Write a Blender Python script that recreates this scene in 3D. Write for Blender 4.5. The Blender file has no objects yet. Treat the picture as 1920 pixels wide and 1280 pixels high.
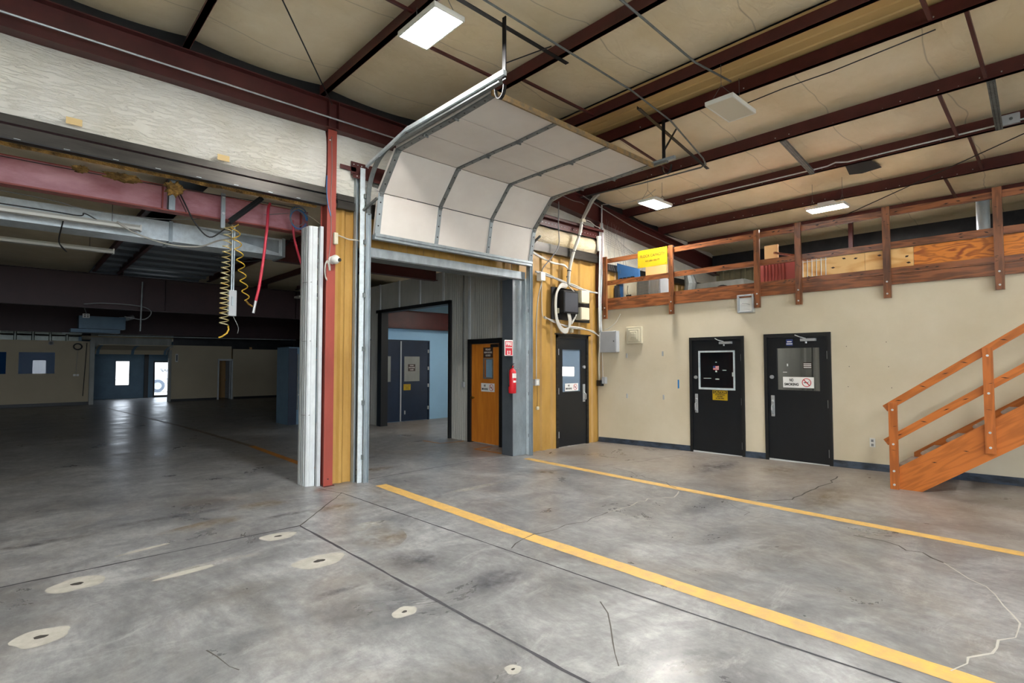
import bpy, bmesh, math, random
from mathutils import Vector, Matrix
random.seed(4)
PI = math.pi
sc = bpy.context.scene
C = sc.collection

# ------------------------------------------------------------ camera, world, exposure
cam_d = bpy.data.cameras.new('camera'); cam = bpy.data.objects.new('camera', cam_d); C.objects.link(cam)
cam.location = (0, 0, 1.65)
cam.rotation_euler = (PI/2 + 0.0403, 0, -0.75)
cam_d.sensor_width = 36; cam_d.lens = 36*1005/1920; cam_d.clip_start = 0.05; cam_d.clip_end = 300
sc.camera = cam
w = bpy.data.worlds.new('sky'); sc.world = w; w.use_nodes = True
bg = w.node_tree.nodes['Background']; bg.inputs[0].default_value = (0.80, 0.89, 1.0, 1); bg.inputs[1].default_value = 3.0
vs = sc.view_settings
vs.view_transform = 'Standard'; vs.look = 'None'; vs.gamma = 1; vs.use_curve_mapping = False; vs.exposure = 2.05
sc.cycles.use_denoising = True
sc.cycles.max_bounces = 7; sc.cycles.diffuse_bounces = 4; sc.cycles.glossy_bounces = 3
sc.cycles.transmission_bounces = 4; sc.cycles.sample_clamp_indirect = 6
LAMP = 70.0         # brightness of the lit high bay fixtures

# ------------------------------------------------------------ materials
def lin(h):
    if isinstance(h, str):
        c = [int(h[i:i+2], 16)/255 for i in (0, 2, 4)]
        return tuple(x/12.92 if x <= .04045 else ((x+.055)/1.055)**2.4 for x in c)
    return tuple(h)
def mat(name, col, rough=.6, metal=0., var=0., vs_=3., bump=0., bs=30., stretch=(1, 1, 1), col2=None, emit=0., alpha=1., trans=0., coord='Object', spec=None, rvar=0.):
    m = bpy.data.materials.new(name); m.use_nodes = True; nt = m.node_tree; N = nt.nodes; L = nt.links
    p = N['Principled BSDF']; c = lin(col)
    p.inputs['Base Color'].default_value = (*c, 1); p.inputs['Roughness'].default_value = rough; p.inputs['Metallic'].default_value = metal
    if spec is not None: p.inputs['Specular IOR Level'].default_value = spec
    if emit: p.inputs['Emission Color'].default_value = (*c, 1); p.inputs['Emission Strength'].default_value = emit
    if alpha < 1: p.inputs['Alpha'].default_value = alpha
    if trans: p.inputs['Transmission Weight'].default_value = trans
    if var or bump or rvar:
        tc = N.new('ShaderNodeTexCoord'); mp = N.new('ShaderNodeMapping'); mp.inputs['Scale'].default_value = stretch
        L.new(tc.outputs[coord], mp.inputs['Vector'])
    if var or rvar:
        n = N.new('ShaderNodeTexNoise'); n.inputs['Scale'].default_value = vs_; n.inputs['Detail'].default_value = 6; n.inputs['Roughness'].default_value = .65
        L.new(mp.outputs[0], n.inputs['Vector'])
        r = N.new('ShaderNodeValToRGB'); d = lin(col2) if col2 else tuple(x*(1-var) for x in c)
        r.color_ramp.elements[0].position = .35; r.color_ramp.elements[1].position = .65
        r.color_ramp.elements[0].color = (*d, 1); r.color_ramp.elements[1].color = (*c, 1)
        L.new(n.outputs['Fac'], r.inputs[0])
        if var: L.new(r.outputs[0], p.inputs['Base Color'])
        if rvar:
            mr = N.new('ShaderNodeMapRange'); mr.inputs[1].default_value = .3; mr.inputs[2].default_value = .7
            mr.inputs[3].default_value = rough-rvar; mr.inputs[4].default_value = rough+rvar
            L.new(n.outputs['Fac'], mr.inputs[0]); L.new(mr.outputs[0], p.inputs['Roughness'])
    if bump:
        n2 = N.new('ShaderNodeTexNoise'); n2.inputs['Scale'].default_value = bs; n2.inputs['Detail'].default_value = 5
        L.new(mp.outputs[0], n2.inputs['Vector'])
        b = N.new('ShaderNodeBump'); b.inputs['Strength'].default_value = bump; b.inputs['Distance'].default_value = .03
        L.new(n2.outputs['Fac'], b.inputs['Height']); L.new(b.outputs[0], p.inputs['Normal'])
    return m
M = {}
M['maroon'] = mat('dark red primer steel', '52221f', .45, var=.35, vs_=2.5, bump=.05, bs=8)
M['maroon_shaded'] = mat('dark red primer steel toned down for shade', '341a1c', .6, var=.3)  # darker copy of the maroon steel, the rear bay's shade put into the colour
M['red'] = mat('bright red painted steel', '9e463a', .42, var=.25, vs_=3, stretch=(1, 1, .3))
M['pink'] = mat('weathered pink red beam paint', 'cf9aa2', .4, var=1, vs_=1.3, col2='a4646c', stretch=(1, 1, 2.5))
M['black_steel'] = mat('dark steel', '2c2d2f', .4, .5, var=.4, vs_=4)
M['header'] = mat('dark bronze steel', '44413d', .38, .7, var=.45, vs_=2.5, stretch=(.6, 1, 6))
M['galv'] = mat('galvanised steel', 'a9b4b9', .36, .45, var=.28, vs_=7, stretch=(1, 1, .4))
M['galv_bright'] = mat('bright galvanised sheet', 'dce6ea', .35, .25, var=.2, vs_=14)
M['galv_dull'] = mat('dull galvanised strap', '7d8281', .5, .5, var=.3, vs_=10)
M['yellow'] = mat('ochre ribbed siding paint', 'bb9450', .38, var=1, vs_=1.1, col2='997334', stretch=(1, 1, .35))
M['beige_wall'] = mat('beige painted wall', 'd2c8b0', .75, var=1, vs_=.8, col2='c8bda2', bump=.04, bs=60)
M['far_beige'] = mat('beige plasterboard', 'b3a78e', .85, var=.08, vs_=.7)
M['grey_siding'] = mat('light grey ribbed siding', 'b7b8b1', .5, var=.16, vs_=1.3, stretch=(1, 1, .4))
M['white_sheet'] = mat('white painted sheet metal', 'ccd2d3', .38, var=.14, vs_=9, stretch=(1, 1, .5))
M['blue_wall'] = mat('light blue painted wall', '8fb9d8', .6, var=.07, vs_=1)
M['blue_dark'] = mat('slate blue paint', '5f7d93', .55, var=.2, vs_=3)
M['black_door'] = mat('black door paint', '14181d', .36, var=.35, vs_=3, stretch=(1, 1, .4), bump=.02)
M['black_frame'] = mat('black frame paint', '131517', .45)
M['jamb_dark'] = mat('dark grey jamb paint', '4a5056', .45, var=.2)
M['navy_door'] = mat('navy door paint', '16263c', .4, var=.3, vs_=2)
M['orange_door'] = mat('orange varnished wood door', 'd2842c', .42, var=1, vs_=4, col2='b96a20', stretch=(2, 2, .25))
M['knot'] = mat('dark wood knot', '2c1608', .6)
M['tread'] = mat('worn grey brown stair tread', '8f7f72', .7, var=.35, vs_=8)
M['raw_edge'] = mat('raw brown edge', '9a7a4a', .85, var=1, vs_=9, col2='6e6250', bump=.4, bs=50)
M['tan_board'] = mat('pale tan plywood board', 'b8905c', .7, var=.08)
M['white_plastic'] = mat('white plastic', 'dcdcd6', .4)
M['cream'] = mat('cream enamel box', 'c4bea6', .45)
M['grey_box'] = mat('grey enamel box', 'a6aaad', .5, var=.1)
M['screw'] = mat('bright zinc screw', 'c8cccc', .35, .2)
M['chrome'] = mat('satin steel', 'b4b8ba', .32, .45)
M['brass'] = mat('aged brass', '8a6a30', .35, .8)
M['black'] = mat('black plastic', '121314', .5)
M['rubber'] = mat('black rubber', '1b1b1c', .8)
M['baseboard'] = mat('slate blue vinyl cove base', '3f4c5c', .4, var=1, vs_=5, col2='1b2028', stretch=(1, 1, 3))
M['white_cable'] = mat('white cable', 'b9b6ac', .5)
M['grey_cable'] = mat('grey cable', '7f8080', .5)
M['black_cable'] = mat('black cable', '191919', .5)
M['blue_cable'] = mat('blue cable', '3f86c4', .45)
M['red_hose'] = mat('red rubber hose', 'c8364a', .4)
M['yellow_hose'] = mat('yellow air hose', 'd6ac38', .4, var=.2, vs_=20)
M['pale_hose'] = mat('yellowed clear hose', 'c9c6a6', .4, var=1, vs_=6, col2='b8963c')
M['fibre'] = mat('torn yellow glass fibre', 'a07a3c', .95, var=1, vs_=9, col2='4c3618', bump=.8, bs=40)
M['sign_yellow'] = mat('yellow sign', 'b4940e', .45, var=.06, vs_=6)
M['sign_white'] = mat('white sign', 'e6e6e2', .45)
M['sign_red'] = mat('red sign print', 'c22634', .5)
M['ink'] = mat('black sign print', '1c1a17', .6)
M['sign_brown'] = mat('brown sign', '3c2f2a', .5)
M['ink_white'] = mat('white sign print', 'e0dcd6', .5)
M['ext_red'] = mat('red enamel cylinder', 'c8202a', .28)
M['blue_tape'] = mat('blue tape', '2a7fc0', .6)
M['paint_yellow'] = mat('worn yellow floor paint', 'dcb25e', .55, var=1, vs_=9, col2='c2a068', bump=.15, bs=40)
M['paint_orange'] = mat('dirty orange floor paint', 'b87a2a', .5, var=.3, vs_=7)
M['paint_faded'] = mat('nearly worn off floor paint', '6d6250', .45, var=.3, vs_=5)
M['joint'] = mat('dark joint sealant', '45454b', .7, var=.3, vs_=8)
M['crack'] = mat('hairline crack', '55534e', .9)
M['crack_pale'] = mat('pale filled crack', 'b9b8b0', .9)
M['patch'] = mat('pale cement patch', 'b2b0a6', .85, var=.2, vs_=12)
M['hole'] = mat('dark anchor hole', '3e3c38', .9, var=.3, vs_=30)
M['lens_off'] = mat('unlit prismatic lens', 'c9c4b0', .35)
M['lens_on'] = mat('lit lamp lens', (1, .97, .93), .4, emit=LAMP)
M['strip_white'] = mat('white strip light housing', 'd9d9d0', .45)
M['ac_grill'] = mat('grey grille', 'a4a29a', .6, var=.4, vs_=3, stretch=(1, 60, 1))
M['blue_panel'] = mat('blue machine panel', '325f8e', .5, var=.15, vs_=4)
M['dark_fabric'] = mat('dark mesh', '26282a', .9)
M['red_cabinet'] = mat('dull red cabinet', '9a4038', .5, var=.15)
M['ridge_tin'] = mat('tan roof sheet', 'cfae72', .5, var=.15, vs_=.6)
M['deck'] = mat('grey roof deck', '7f8890', .4, .3, var=.2, vs_=1)
M['under_grey'] = mat('shop wall panel', '8b8d88', .5, .2, var=.3, vs_=2, stretch=(1, 1, .3))
M['mezz_wall'] = mat('olive tan ribbed wall', '8e8667', .6, var=.2)
M['carpet_tin'] = mat('far wall tin panel', '8f968e', .4, .3, var=1, vs_=1.2, col2='5f665f')
M['mezz_floor'] = mat('grey brown plywood floor', '8a8278', .8, var=.2)
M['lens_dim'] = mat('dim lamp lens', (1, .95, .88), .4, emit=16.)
M['lens_faint'] = mat('faint lamp lens', (1, .95, .88), .4, emit=2.5)
M['outdoor'] = mat('pale yard gravel', 'c9c6bd', .9, var=.1)
M['tyre'] = mat('tyre', '606874', .8)  # paler and bluer than rubber, outdoor haze is put into the colour
M['car_white'] = mat('white vehicle paint', 'd8dce0', .3)
M['flag_red'] = mat('flag red', 'c04050', .6); M['flag_blue'] = mat('flag blue', '2c3c78', .6)
def grain(name, ca, cb, rough, scale, stretch, bands, rot=(0, 0, 0), lo=.2, hi=.9):
    m = mat(name, ca, rough); nt = m.node_tree; N = nt.nodes; L = nt.links; p = N['Principled BSDF']
    tc = N.new('ShaderNodeTexCoord'); r0 = N.new('ShaderNodeMapping'); r0.inputs['Rotation'].default_value = rot
    mp = N.new('ShaderNodeMapping'); mp.inputs['Scale'].default_value = stretch
    L.new(tc.outputs['Object'], r0.inputs['Vector']); L.new(r0.outputs[0], mp.inputs['Vector'])
    n = N.new('ShaderNodeTexNoise'); n.inputs['Scale'].default_value = scale; n.inputs['Detail'].default_value = 3; n.inputs['Roughness'].default_value = .45
    L.new(mp.outputs[0], n.inputs['Vector'])
    a = N.new('ShaderNodeMath'); a.operation = 'MULTIPLY'; a.inputs[1].default_value = bands; L.new(n.outputs['Fac'], a.inputs[0])
    b = N.new('ShaderNodeMath'); b.operation = 'SINE'; L.new(a.outputs[0], b.inputs[0])
    c = N.new('ShaderNodeMapRange'); c.inputs[1].default_value = -1; c.inputs[2].default_value = 1; L.new(b.outputs[0], c.inputs[0])
    n2 = N.new('ShaderNodeTexNoise'); n2.inputs['Scale'].default_value = 3; n2.inputs['Detail'].default_value = 6; L.new(r0.outputs[0], n2.inputs['Vector'])
    mm = N.new('ShaderNodeMath'); mm.operation = 'MULTIPLY_ADD'; mm.inputs[1].default_value = .55; L.new(c.outputs[0], mm.inputs[0]); L.new(n2.outputs['Fac'], mm.inputs[2])
    r = N.new('ShaderNodeValToRGB'); r.color_ramp.elements[0].position = lo; r.color_ramp.elements[1].position = hi
    r.color_ramp.elements[0].color = (*lin(cb), 1); r.color_ramp.elements[1].color = (*lin(ca), 1)
    L.new(mm.outputs[0], r.inputs[0]); L.new(r.outputs[0], p.inputs['Base Color'])
    return m
M['wood'] = grain('brown orange stained rail lumber', '8c5430', '55301a', .3, 2, (6, .7, 6), 26, lo=.35, hi=1.1)
M['wood_post'] = grain('brown orange stained post lumber', '84502f', '50301c', .3, 2, (6, 6, .7), 26, lo=.35, hi=1.1)
M['wood_stair'] = grain('orange stained stair lumber', 'b9692a', '8a4c18', .42, 2, (6, .6, 6), 30, rot=(.634, 0, 0), lo=-.1, hi=1.0)
M['wood_stair_post'] = grain('orange stained stair post lumber', 'b2642a', '82461a', .42, 2, (6, 6, .6), 26, lo=-.1, hi=1.0)
M['ply'] = grain('varnished plywood with wild grain', 'd8822c', '8a4010', .4, 1.6, (1, 1, 3.4), 60, lo=.35, hi=.85)
M['ply_light'] = grain('pale knotty plywood', 'ecc07c', 'cf8a3c', .42, 1.2, (1, .9, 3), 34, lo=.2, hi=.9)
# wrinkled vinyl faced insulation
def vinyl(name, col, col2, scale, stretch, bump, seam=None):
    m = mat(name, col, .55, var=1, vs_=.9, col2=col2)
    nt = m.node_tree; N = nt.nodes; L = nt.links; p = N['Principled BSDF']
    tc = N.new('ShaderNodeTexCoord'); mp = N.new('ShaderNodeMapping'); mp.inputs['Scale'].default_value = stretch
    mp.inputs['Rotation'].default_value = (0, .35, 0) if seam == 'wall' else (0, 0, .15)
    L.new(tc.outputs['Object'], mp.inputs['Vector'])
    n = N.new('ShaderNodeTexNoise'); n.inputs['Scale'].default_value = scale; n.inputs['Detail'].default_value = 4; n.inputs['Distortion'].default_value = .6
    L.new(mp.outputs[0], n.inputs['Vector'])
    a = N.new('ShaderNodeMath'); a.operation = 'SUBTRACT'; a.inputs[1].default_value = .5; L.new(n.outputs['Fac'], a.inputs[0])
    b = N.new('ShaderNodeMath'); b.operation = 'ABSOLUTE'; L.new(a.outputs[0], b.inputs[0])
    r = N.new('ShaderNodeMapRange'); r.inputs[1].default_value = 0; r.inputs[2].default_value = .07; L.new(b.outputs[0], r.inputs[0])
    if seam is None:
        sp = N.new('ShaderNodeSeparateXYZ'); L.new(tc.outputs['Object'], sp.inputs[0])
        nn = N.new('ShaderNodeTexNoise'); nn.inputs['Scale'].default_value = .7; L.new(tc.outputs['Object'], nn.inputs['Vector'])
        q1 = N.new('ShaderNodeMath'); q1.operation = 'MULTIPLY_ADD'; q1.inputs[1].default_value = .35; L.new(nn.outputs['Fac'], q1.inputs[0])
        q0 = N.new('ShaderNodeMath'); q0.operation = 'MULTIPLY'; q0.inputs[1].default_value = 1/1.35; L.new(sp.outputs['Y'], q0.inputs[0]); L.new(q0.outputs[0], q1.inputs[2])
        q2 = N.new('ShaderNodeMath'); q2.operation = 'PINGPONG'; q2.inputs[1].default_value = .5; L.new(q1.outputs[0], q2.inputs[0])
        q3 = N.new('ShaderNodeMapRange'); q3.inputs[1].default_value = 0; q3.inputs[2].default_value = .008; q3.inputs[3].default_value = .62; q3.inputs[4].default_value = 1; L.new(q2.outputs[0], q3.inputs[0])
        mx = N.new('ShaderNodeMix'); mx.data_type = 'RGBA'; mx.blend_type = 'MULTIPLY'; mx.inputs[0].default_value = 1
        L.new(p.inputs['Base Color'].links[0].from_socket, mx.inputs[6]); L.new(q3.outputs[0], mx.inputs[7]); L.new(mx.outputs[2], p.inputs['Base Color'])
    bp = N.new('ShaderNodeBump'); bp.inputs['Strength'].default_value = bump; bp.inputs['Distance'].default_value = .03
    L.new(r.outputs[0], bp.inputs['Height']); L.new(bp.outputs[0], p.inputs['Normal'])
    return m
M['vinyl_ceiling'] = vinyl('beige vinyl faced insulation', 'e6d9bc', 'd8c8a4', 1.6, (1, 3, 1), .12)
M['vinyl_wall'] = vinyl('white wrinkled vinyl insulation', 'e2e0d8', 'cbc6b6', 3.2, (1.5, 1, 8), .5, 'wall')
M['vinyl_tan'] = vinyl('tan stained vinyl insulation', 'ddd4c0', 'c0ae88', 3, (1.2, 1, 3), .3, 'wall')
M['door_white'] = mat('white foam backed door panel', 'd6d1c9', .55, var=1, vs_=.9, col2='ccc5bd', bump=.03, bs=3)
# glass
def glass(name, col, alpha, rough=.03):
    m = bpy.data.materials.new(name); m.use_nodes = True; nt = m.node_tree; N = nt.nodes; L = nt.links
    p = N['Principled BSDF']; out = N['Material Output']
    p.inputs['Base Color'].default_value = (*lin(col), 1); p.inputs['Roughness'].default_value = rough
    t = N.new('ShaderNodeBsdfTransparent'); mx = N.new('ShaderNodeMixShader'); mx.inputs[0].default_value = alpha
    L.new(t.outputs[0], mx.inputs[1]); L.new(p.outputs[0], mx.inputs[2]); L.new(mx.outputs[0], out.inputs[0])
    return m
M['glass'] = glass('window glass', '20262a', .22)
M['glass_dirty'] = glass('dirty streaked glass', '7f93a8', .55, .2)
M['glass_blue'] = glass('blue tinted glass', '16406c', .8); M['glass_blue'].node_tree.nodes['Principled BSDF'].inputs['Specular IOR Level'].default_value = .02
# concrete floor
def concrete():
    m = bpy.data.materials.new('stained sealed concrete'); m.use_nodes = True; nt = m.node_tree; N = nt.nodes; L = nt.links
    p = N['Principled BSDF']; tc = N.new('ShaderNodeTexCoord')
    def noise(s, d=6, st=(1, 1, 1), rough=.6, dist=0., loc=(0, 0, 0)):
        mp = N.new('ShaderNodeMapping'); mp.inputs['Scale'].default_value = st; mp.inputs['Location'].default_value = loc
        L.new(tc.outputs['Object'], mp.inputs['Vector'])
        n = N.new('ShaderNodeTexNoise'); n.inputs['Scale'].default_value = s; n.inputs['Detail'].default_value = d
        n.inputs['Roughness'].default_value = rough; n.inputs['Distortion'].default_value = dist
        L.new(mp.outputs[0], n.inputs['Vector']); return n.outputs['Fac']
    def ramp(src, a, b, ca, cb):
        r = N.new('ShaderNodeValToRGB'); r.color_ramp.elements[0].position = a; r.color_ramp.elements[1].position = b
        r.color_ramp.elements[0].color = (*ca, 1) if len(ca) == 3 else ca; r.color_ramp.elements[1].color = (*cb, 1)
        L.new(src, r.inputs[0]); return r.outputs[0]
    def mix(f, a, b, mode='MIX'):
        x = N.new('ShaderNodeMix'); x.data_type = 'RGBA'; x.blend_type = mode
        if isinstance(f, (int, float)): x.inputs[0].default_value = f
        else: L.new(f, x.inputs[0])
        for i, v in ((6, a), (7, b)):
            if isinstance(v, tuple): x.inputs[i].default_value = (*v, 1)
            else: L.new(v, x.inputs[i])
        return x.outputs[2]
    base = ramp(noise(1.1, 10, (1, 1, 1), .74, .9), .32, .66, lin('6f7072'), lin('adafaf'))
    fine = ramp(noise(14, 8, (1, .45, 1), .75), .25, .75, (.52, .53, .54), (1.16, 1.15, 1.14))
    c = mix(1.0, base, fine, 'MULTIPLY')
    # brown and dark stains
    br = ramp(noise(.55, 7, (1, 1, 1), .7, 1.0, (7, 3, 0)), .5, .8, (0, 0, 0), (1, 1, 1))
    c = mix(br, c, mix(.55, c, lin('7c6c54')))
    dk = ramp(noise(1.3, 8, (1, 1, 1), .75, .8, (2, 9, 0)), .45, .85, (0, 0, 0), (.9, .9, .9))
    c = mix(dk, c, lin('4e4f54'))
    tyre = ramp(noise(.6, 4, (.35, 1.6, 1), .5, 2.5, (4, 1, 0)), .48, .8, (0, 0, 0), (.4, .4, .4))
    c = mix(tyre, c, lin('55565a'))
    pale = ramp(noise(2.1, 9, (.8, 1.6, 1), .8, .7, (5, 5, 0)), .54, .75, (0, 0, 0), (.5, .5, .5))
    c = mix(pale, c, lin('c3c4c2'))
    sx = N.new('ShaderNodeSeparateXYZ'); L.new(tc.outputs['Object'], sx.inputs[0])
    zn = N.new('ShaderNodeMath'); zn.operation = 'MULTIPLY_ADD'; zn.inputs[1].default_value = 1.6; L.new(noise(.9, 6, loc=(3, 3, 0)), zn.inputs[0]); L.new(sx.outputs['X'], zn.inputs[2])
    zr = N.new('ShaderNodeMapRange'); zr.inputs[1].default_value = 7.1; zr.inputs[2].default_value = 8.3; zr.inputs[3].default_value = 0; zr.inputs[4].default_value = .42; L.new(zn.outputs[0], zr.inputs[0])
    c = mix(zr.outputs[0], c, lin('85725a'))      # brown worn sealer along the beige wall
    L.new(c, p.inputs['Base Color'])
    rr = N.new('ShaderNodeMapRange'); rr.inputs[1].default_value = .3; rr.inputs[2].default_value = .7; rr.inputs[3].default_value = .24; rr.inputs[4].default_value = .46
    L.new(noise(1.1, 7, (1, 1, 1), .7, .5), rr.inputs[0]); L.new(rr.outputs[0], p.inputs['Roughness'])
    b = N.new('ShaderNodeBump'); b.inputs['Strength'].default_value = .12; b.inputs['Distance'].default_value = .01
    L.new(noise(9, 8, (1, .5, 1)), b.inputs['Height']); L.new(b.outputs[0], p.inputs['Normal'])
    return m
M['concrete'] = concrete()

# ------------------------------------------------------------ mesh helpers
class MB:
    def __init__(s): s.v = []; s.f = []; s.k = []
    def mark(s): s.k.append((len(s.v), len(s.f)))
    def poly(s, pts):
        s.mark(); i = len(s.v); s.v += [tuple(p) for p in pts]; s.f.append(tuple(range(i, i+len(pts)))); return s
    def box(s, x0, x1, y0, y1, z0, z1):
        s.mark(); i = len(s.v)
        s.v += [(x, y, z) for z in (z0, z1) for y in (y0, y1) for x in (x0, x1)]
        for q in ((0, 2, 3, 1), (4, 5, 7, 6), (0, 1, 5, 4), (2, 6, 7, 3), (0, 4, 6, 2), (1, 3, 7, 5)): s.f.append(tuple(i+k for k in q))
        return s
    def bar(s, a, b, w, h, up=(0, 0, 1)):
        """rectangular bar from a to b; h measured along up, w across"""
        s.mark(); a, b = Vector(a), Vector(b); d = (b-a).normalized(); u = Vector(up); u = (u - d*u.dot(d)).normalized(); r = d.cross(u)
        i = len(s.v)
        for p in (a, b):
            for su, sr in ((-1, -1), (-1, 1), (1, 1), (1, -1)): s.v.append(tuple(p + u*su*h/2 + r*sr*w/2))
        for q in ((0, 1, 2, 3), (7, 6, 5, 4), (0, 4, 5, 1), (1, 5, 6, 2), (2, 6, 7, 3), (3, 7, 4, 0)): s.f.append(tuple(i+k for k in q))
        return s
    def tube(s, pts, r, n=8, caps=True, radii=None):
        s.mark(); pts = [Vector(p) for p in pts]; k = len(pts); i0 = len(s.v); u = None
        for j, p in enumerate(pts):
            d = (pts[min(j+1, k-1)] - pts[max(j-1, 0)]).normalized()
            if u is None: u = d.orthogonal().normalized()
            u = (u - d*u.dot(d));  u = u.normalized() if u.length > 1e-6 else d.orthogonal().normalized()
            v = d.cross(u); rr = radii[j] if radii else r
            for a in range(n):
                t = 2*PI*a/n; s.v.append(tuple(p + u*math.cos(t)*rr + v*math.sin(t)*rr))
        for j in range(k-1):
            for a in range(n): s.f.append((i0+j*n+a, i0+j*n+(a+1) % n, i0+(j+1)*n+(a+1) % n, i0+(j+1)*n+a))
        if caps: s.f.append(tuple(i0+a for a in range(n))[::-1]); s.f.append(tuple(i0+(k-1)*n+a for a in range(n)))
        return s
    def disc(s, c, nrm, r, t=.004, n=12):
        c = Vector(c); nv = Vector(nrm).normalized(); return s.tube([c - nv*t/2, c + nv*t/2], r, n)
    def extr(s, prof, axis, a0, a1, closed=False):
        """profile of 2d points extruded along an axis (x: (y,z), y: (x,z), z: (x,y))"""
        i = len(s.v); n = len(prof)
        for a in (a0, a1):
            for p in prof:
                s.v.append({'x': (a, p[0], p[1]), 'y': (p[0], a, p[1]), 'z': (p[0], p[1], a)}[axis])
        for j in range(n if closed else n-1): s.f.append((i+j, i+(j+1) % n, i+n+(j+1) % n, i+n+j))
        if closed: s.f.append(tuple(range(i, i+n))[::-1]); s.f.append(tuple(range(i+n, i+2*n)))
        return s
    def each(s, name, m, parent):
        """one object for every primitive in the builder"""
        k = s.k+[(len(s.v), len(s.f))]
        for (v0, f0), (v1, f1) in zip(k, k[1:]):
            q = MB(); q.v = s.v[v0:v1]; q.f = [tuple(i-v0 for i in f) for f in s.f[f0:f1]]; q.build(name, m, parent)
    def build(s, name, m, parent=None, smooth=False, solid=0., bevel=0., kind=None, label=None):
        me = bpy.data.meshes.new(name)
        off = Vector((0, 0, 0)); q = parent
        while q is not None: off += q.location; q = q.parent
        me.from_pydata([tuple(Vector(v)-off) for v in s.v], [], s.f)
        bm = bmesh.new(); bm.from_mesh(me); bmesh.ops.recalc_face_normals(bm, faces=bm.faces); bm.to_mesh(me); bm.free()
        me.materials.append(M[m] if isinstance(m, str) else m)
        if smooth:
            for p in me.polygons: p.use_smooth = True
        o = bpy.data.objects.new(name, me); C.objects.link(o)
        if parent: o.parent = parent
        if solid: md = o.modifiers.new('solid', 'SOLIDIFY'); md.thickness = solid; md.offset = 0
        if bevel: md = o.modifiers.new('bevel', 'BEVEL'); md.width = bevel; md.segments = 2; md.limit_method = 'ANGLE'
        if kind: o['kind'] = kind
        if label: o['label'] = label
        return o
def thing(name, label, cat, loc=(0, 0, 0), group=None):
    o = bpy.data.objects.new(name, None); o.empty_display_size = .1; C.objects.link(o); o.location = loc
    o['label'] = label; o['category'] = cat
    if group: o['group'] = group
    return o
def tag(o, label, cat, group=None):
    o['label'] = label; o['category'] = cat
    if group: o['group'] = group
    return o
def struct(name, mb, m, **k): return mb.build(name, m, kind='structure', **k)
def sempty(name, loc=(0, 0, 0)):
    o = bpy.data.objects.new(name, None); C.objects.link(o); o.location = loc; o['kind'] = 'structure'; return o
def copy_tree(o, parent=None):
    c = o.copy(); C.objects.link(c)
    if parent: c.parent = parent
    for ch in list(o.children): copy_tree(ch, c)
    return c
ROT = {'-y': (PI/2, 0, 0), '-x': (PI/2, 0, -PI/2)}
def text(name, s, size, p, face, m, parent, w=None, bold=0.):
    cu = bpy.data.curves.new(name, 'FONT'); cu.body = s; cu.size = size; cu.align_x = 'CENTER'; cu.align_y = 'CENTER'; cu.extrude = .0006; cu.offset = bold
    t = bpy.data.objects.new(name, cu); C.objects.link(t)
    bpy.context.view_layer.update()
    dg = bpy.context.evaluated_depsgraph_get(); me = bpy.data.meshes.new_from_object(t.evaluated_get(dg))
    C.objects.unlink(t); bpy.data.objects.remove(t)
    if w:
        xs = [v.co.x for v in me.vertices]; k = w/(max(xs)-min(xs))
        for v in me.vertices: v.co.x *= k
    from mathutils import Euler
    R = Euler(ROT[face]).to_matrix(); P = Vector(p); off = Vector((0, 0, 0)); q = parent
    while q is not None: off += q.location; q = q.parent
    for v in me.vertices: v.co = R @ v.co + P - off
    me.materials.clear(); me.materials.append(M[m]); o = bpy.data.objects.new(name, me); C.objects.link(o); o.parent = parent
    return o
def rise(x, y):     # the slab climbs slightly towards the beige wall
    return .022*max(0, min(7.1-y, 9))*max(0, min((x-6.9)/2.2, 1))
def pw(p, e=.002): return (p[0], p[1], rise(p[0], p[1])+e)
def ribs(a0, a1, base, pitch=.305, depth=.032, flat=.16, sign=-1):
    """trapezoid rib profile between a0 and a1; returns (a, b) points, b = base or base+sign*depth"""
    out = [(a0, base)]; a = a0
    while a < a1:
        for da, on in ((flat, 0), (flat+.03, 1), (flat+.03+(pitch-flat-.06), 1), (pitch, 0)):
            if a+da < a1: out.append((a+da, base + (sign*depth if on else 0)))
        a += pitch
    out.append((a1, out[-1][1])); return out
def fine_ribs(a0, a1, base, pitch=.07, depth=.006, sign=-1):
    out = []; a = a0; k = 0
    while a < a1:
        out += [(a, base), (a+pitch*.35, base), (a+pitch*.5, base+sign*depth), (a+pitch*.85, base+sign*depth)]
        a += pitch
    return [q for q in out if q[0] <= a1] + [(a1, base)]

YA, XB = 7.1, 9.11
def ztop(x): return 5.26 if x < 6.6 else 5.26-.098*(x-6.6)
def zflange(x): return 4.87 if x < 6.6 else 4.87-.098*(x-6.6)

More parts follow.
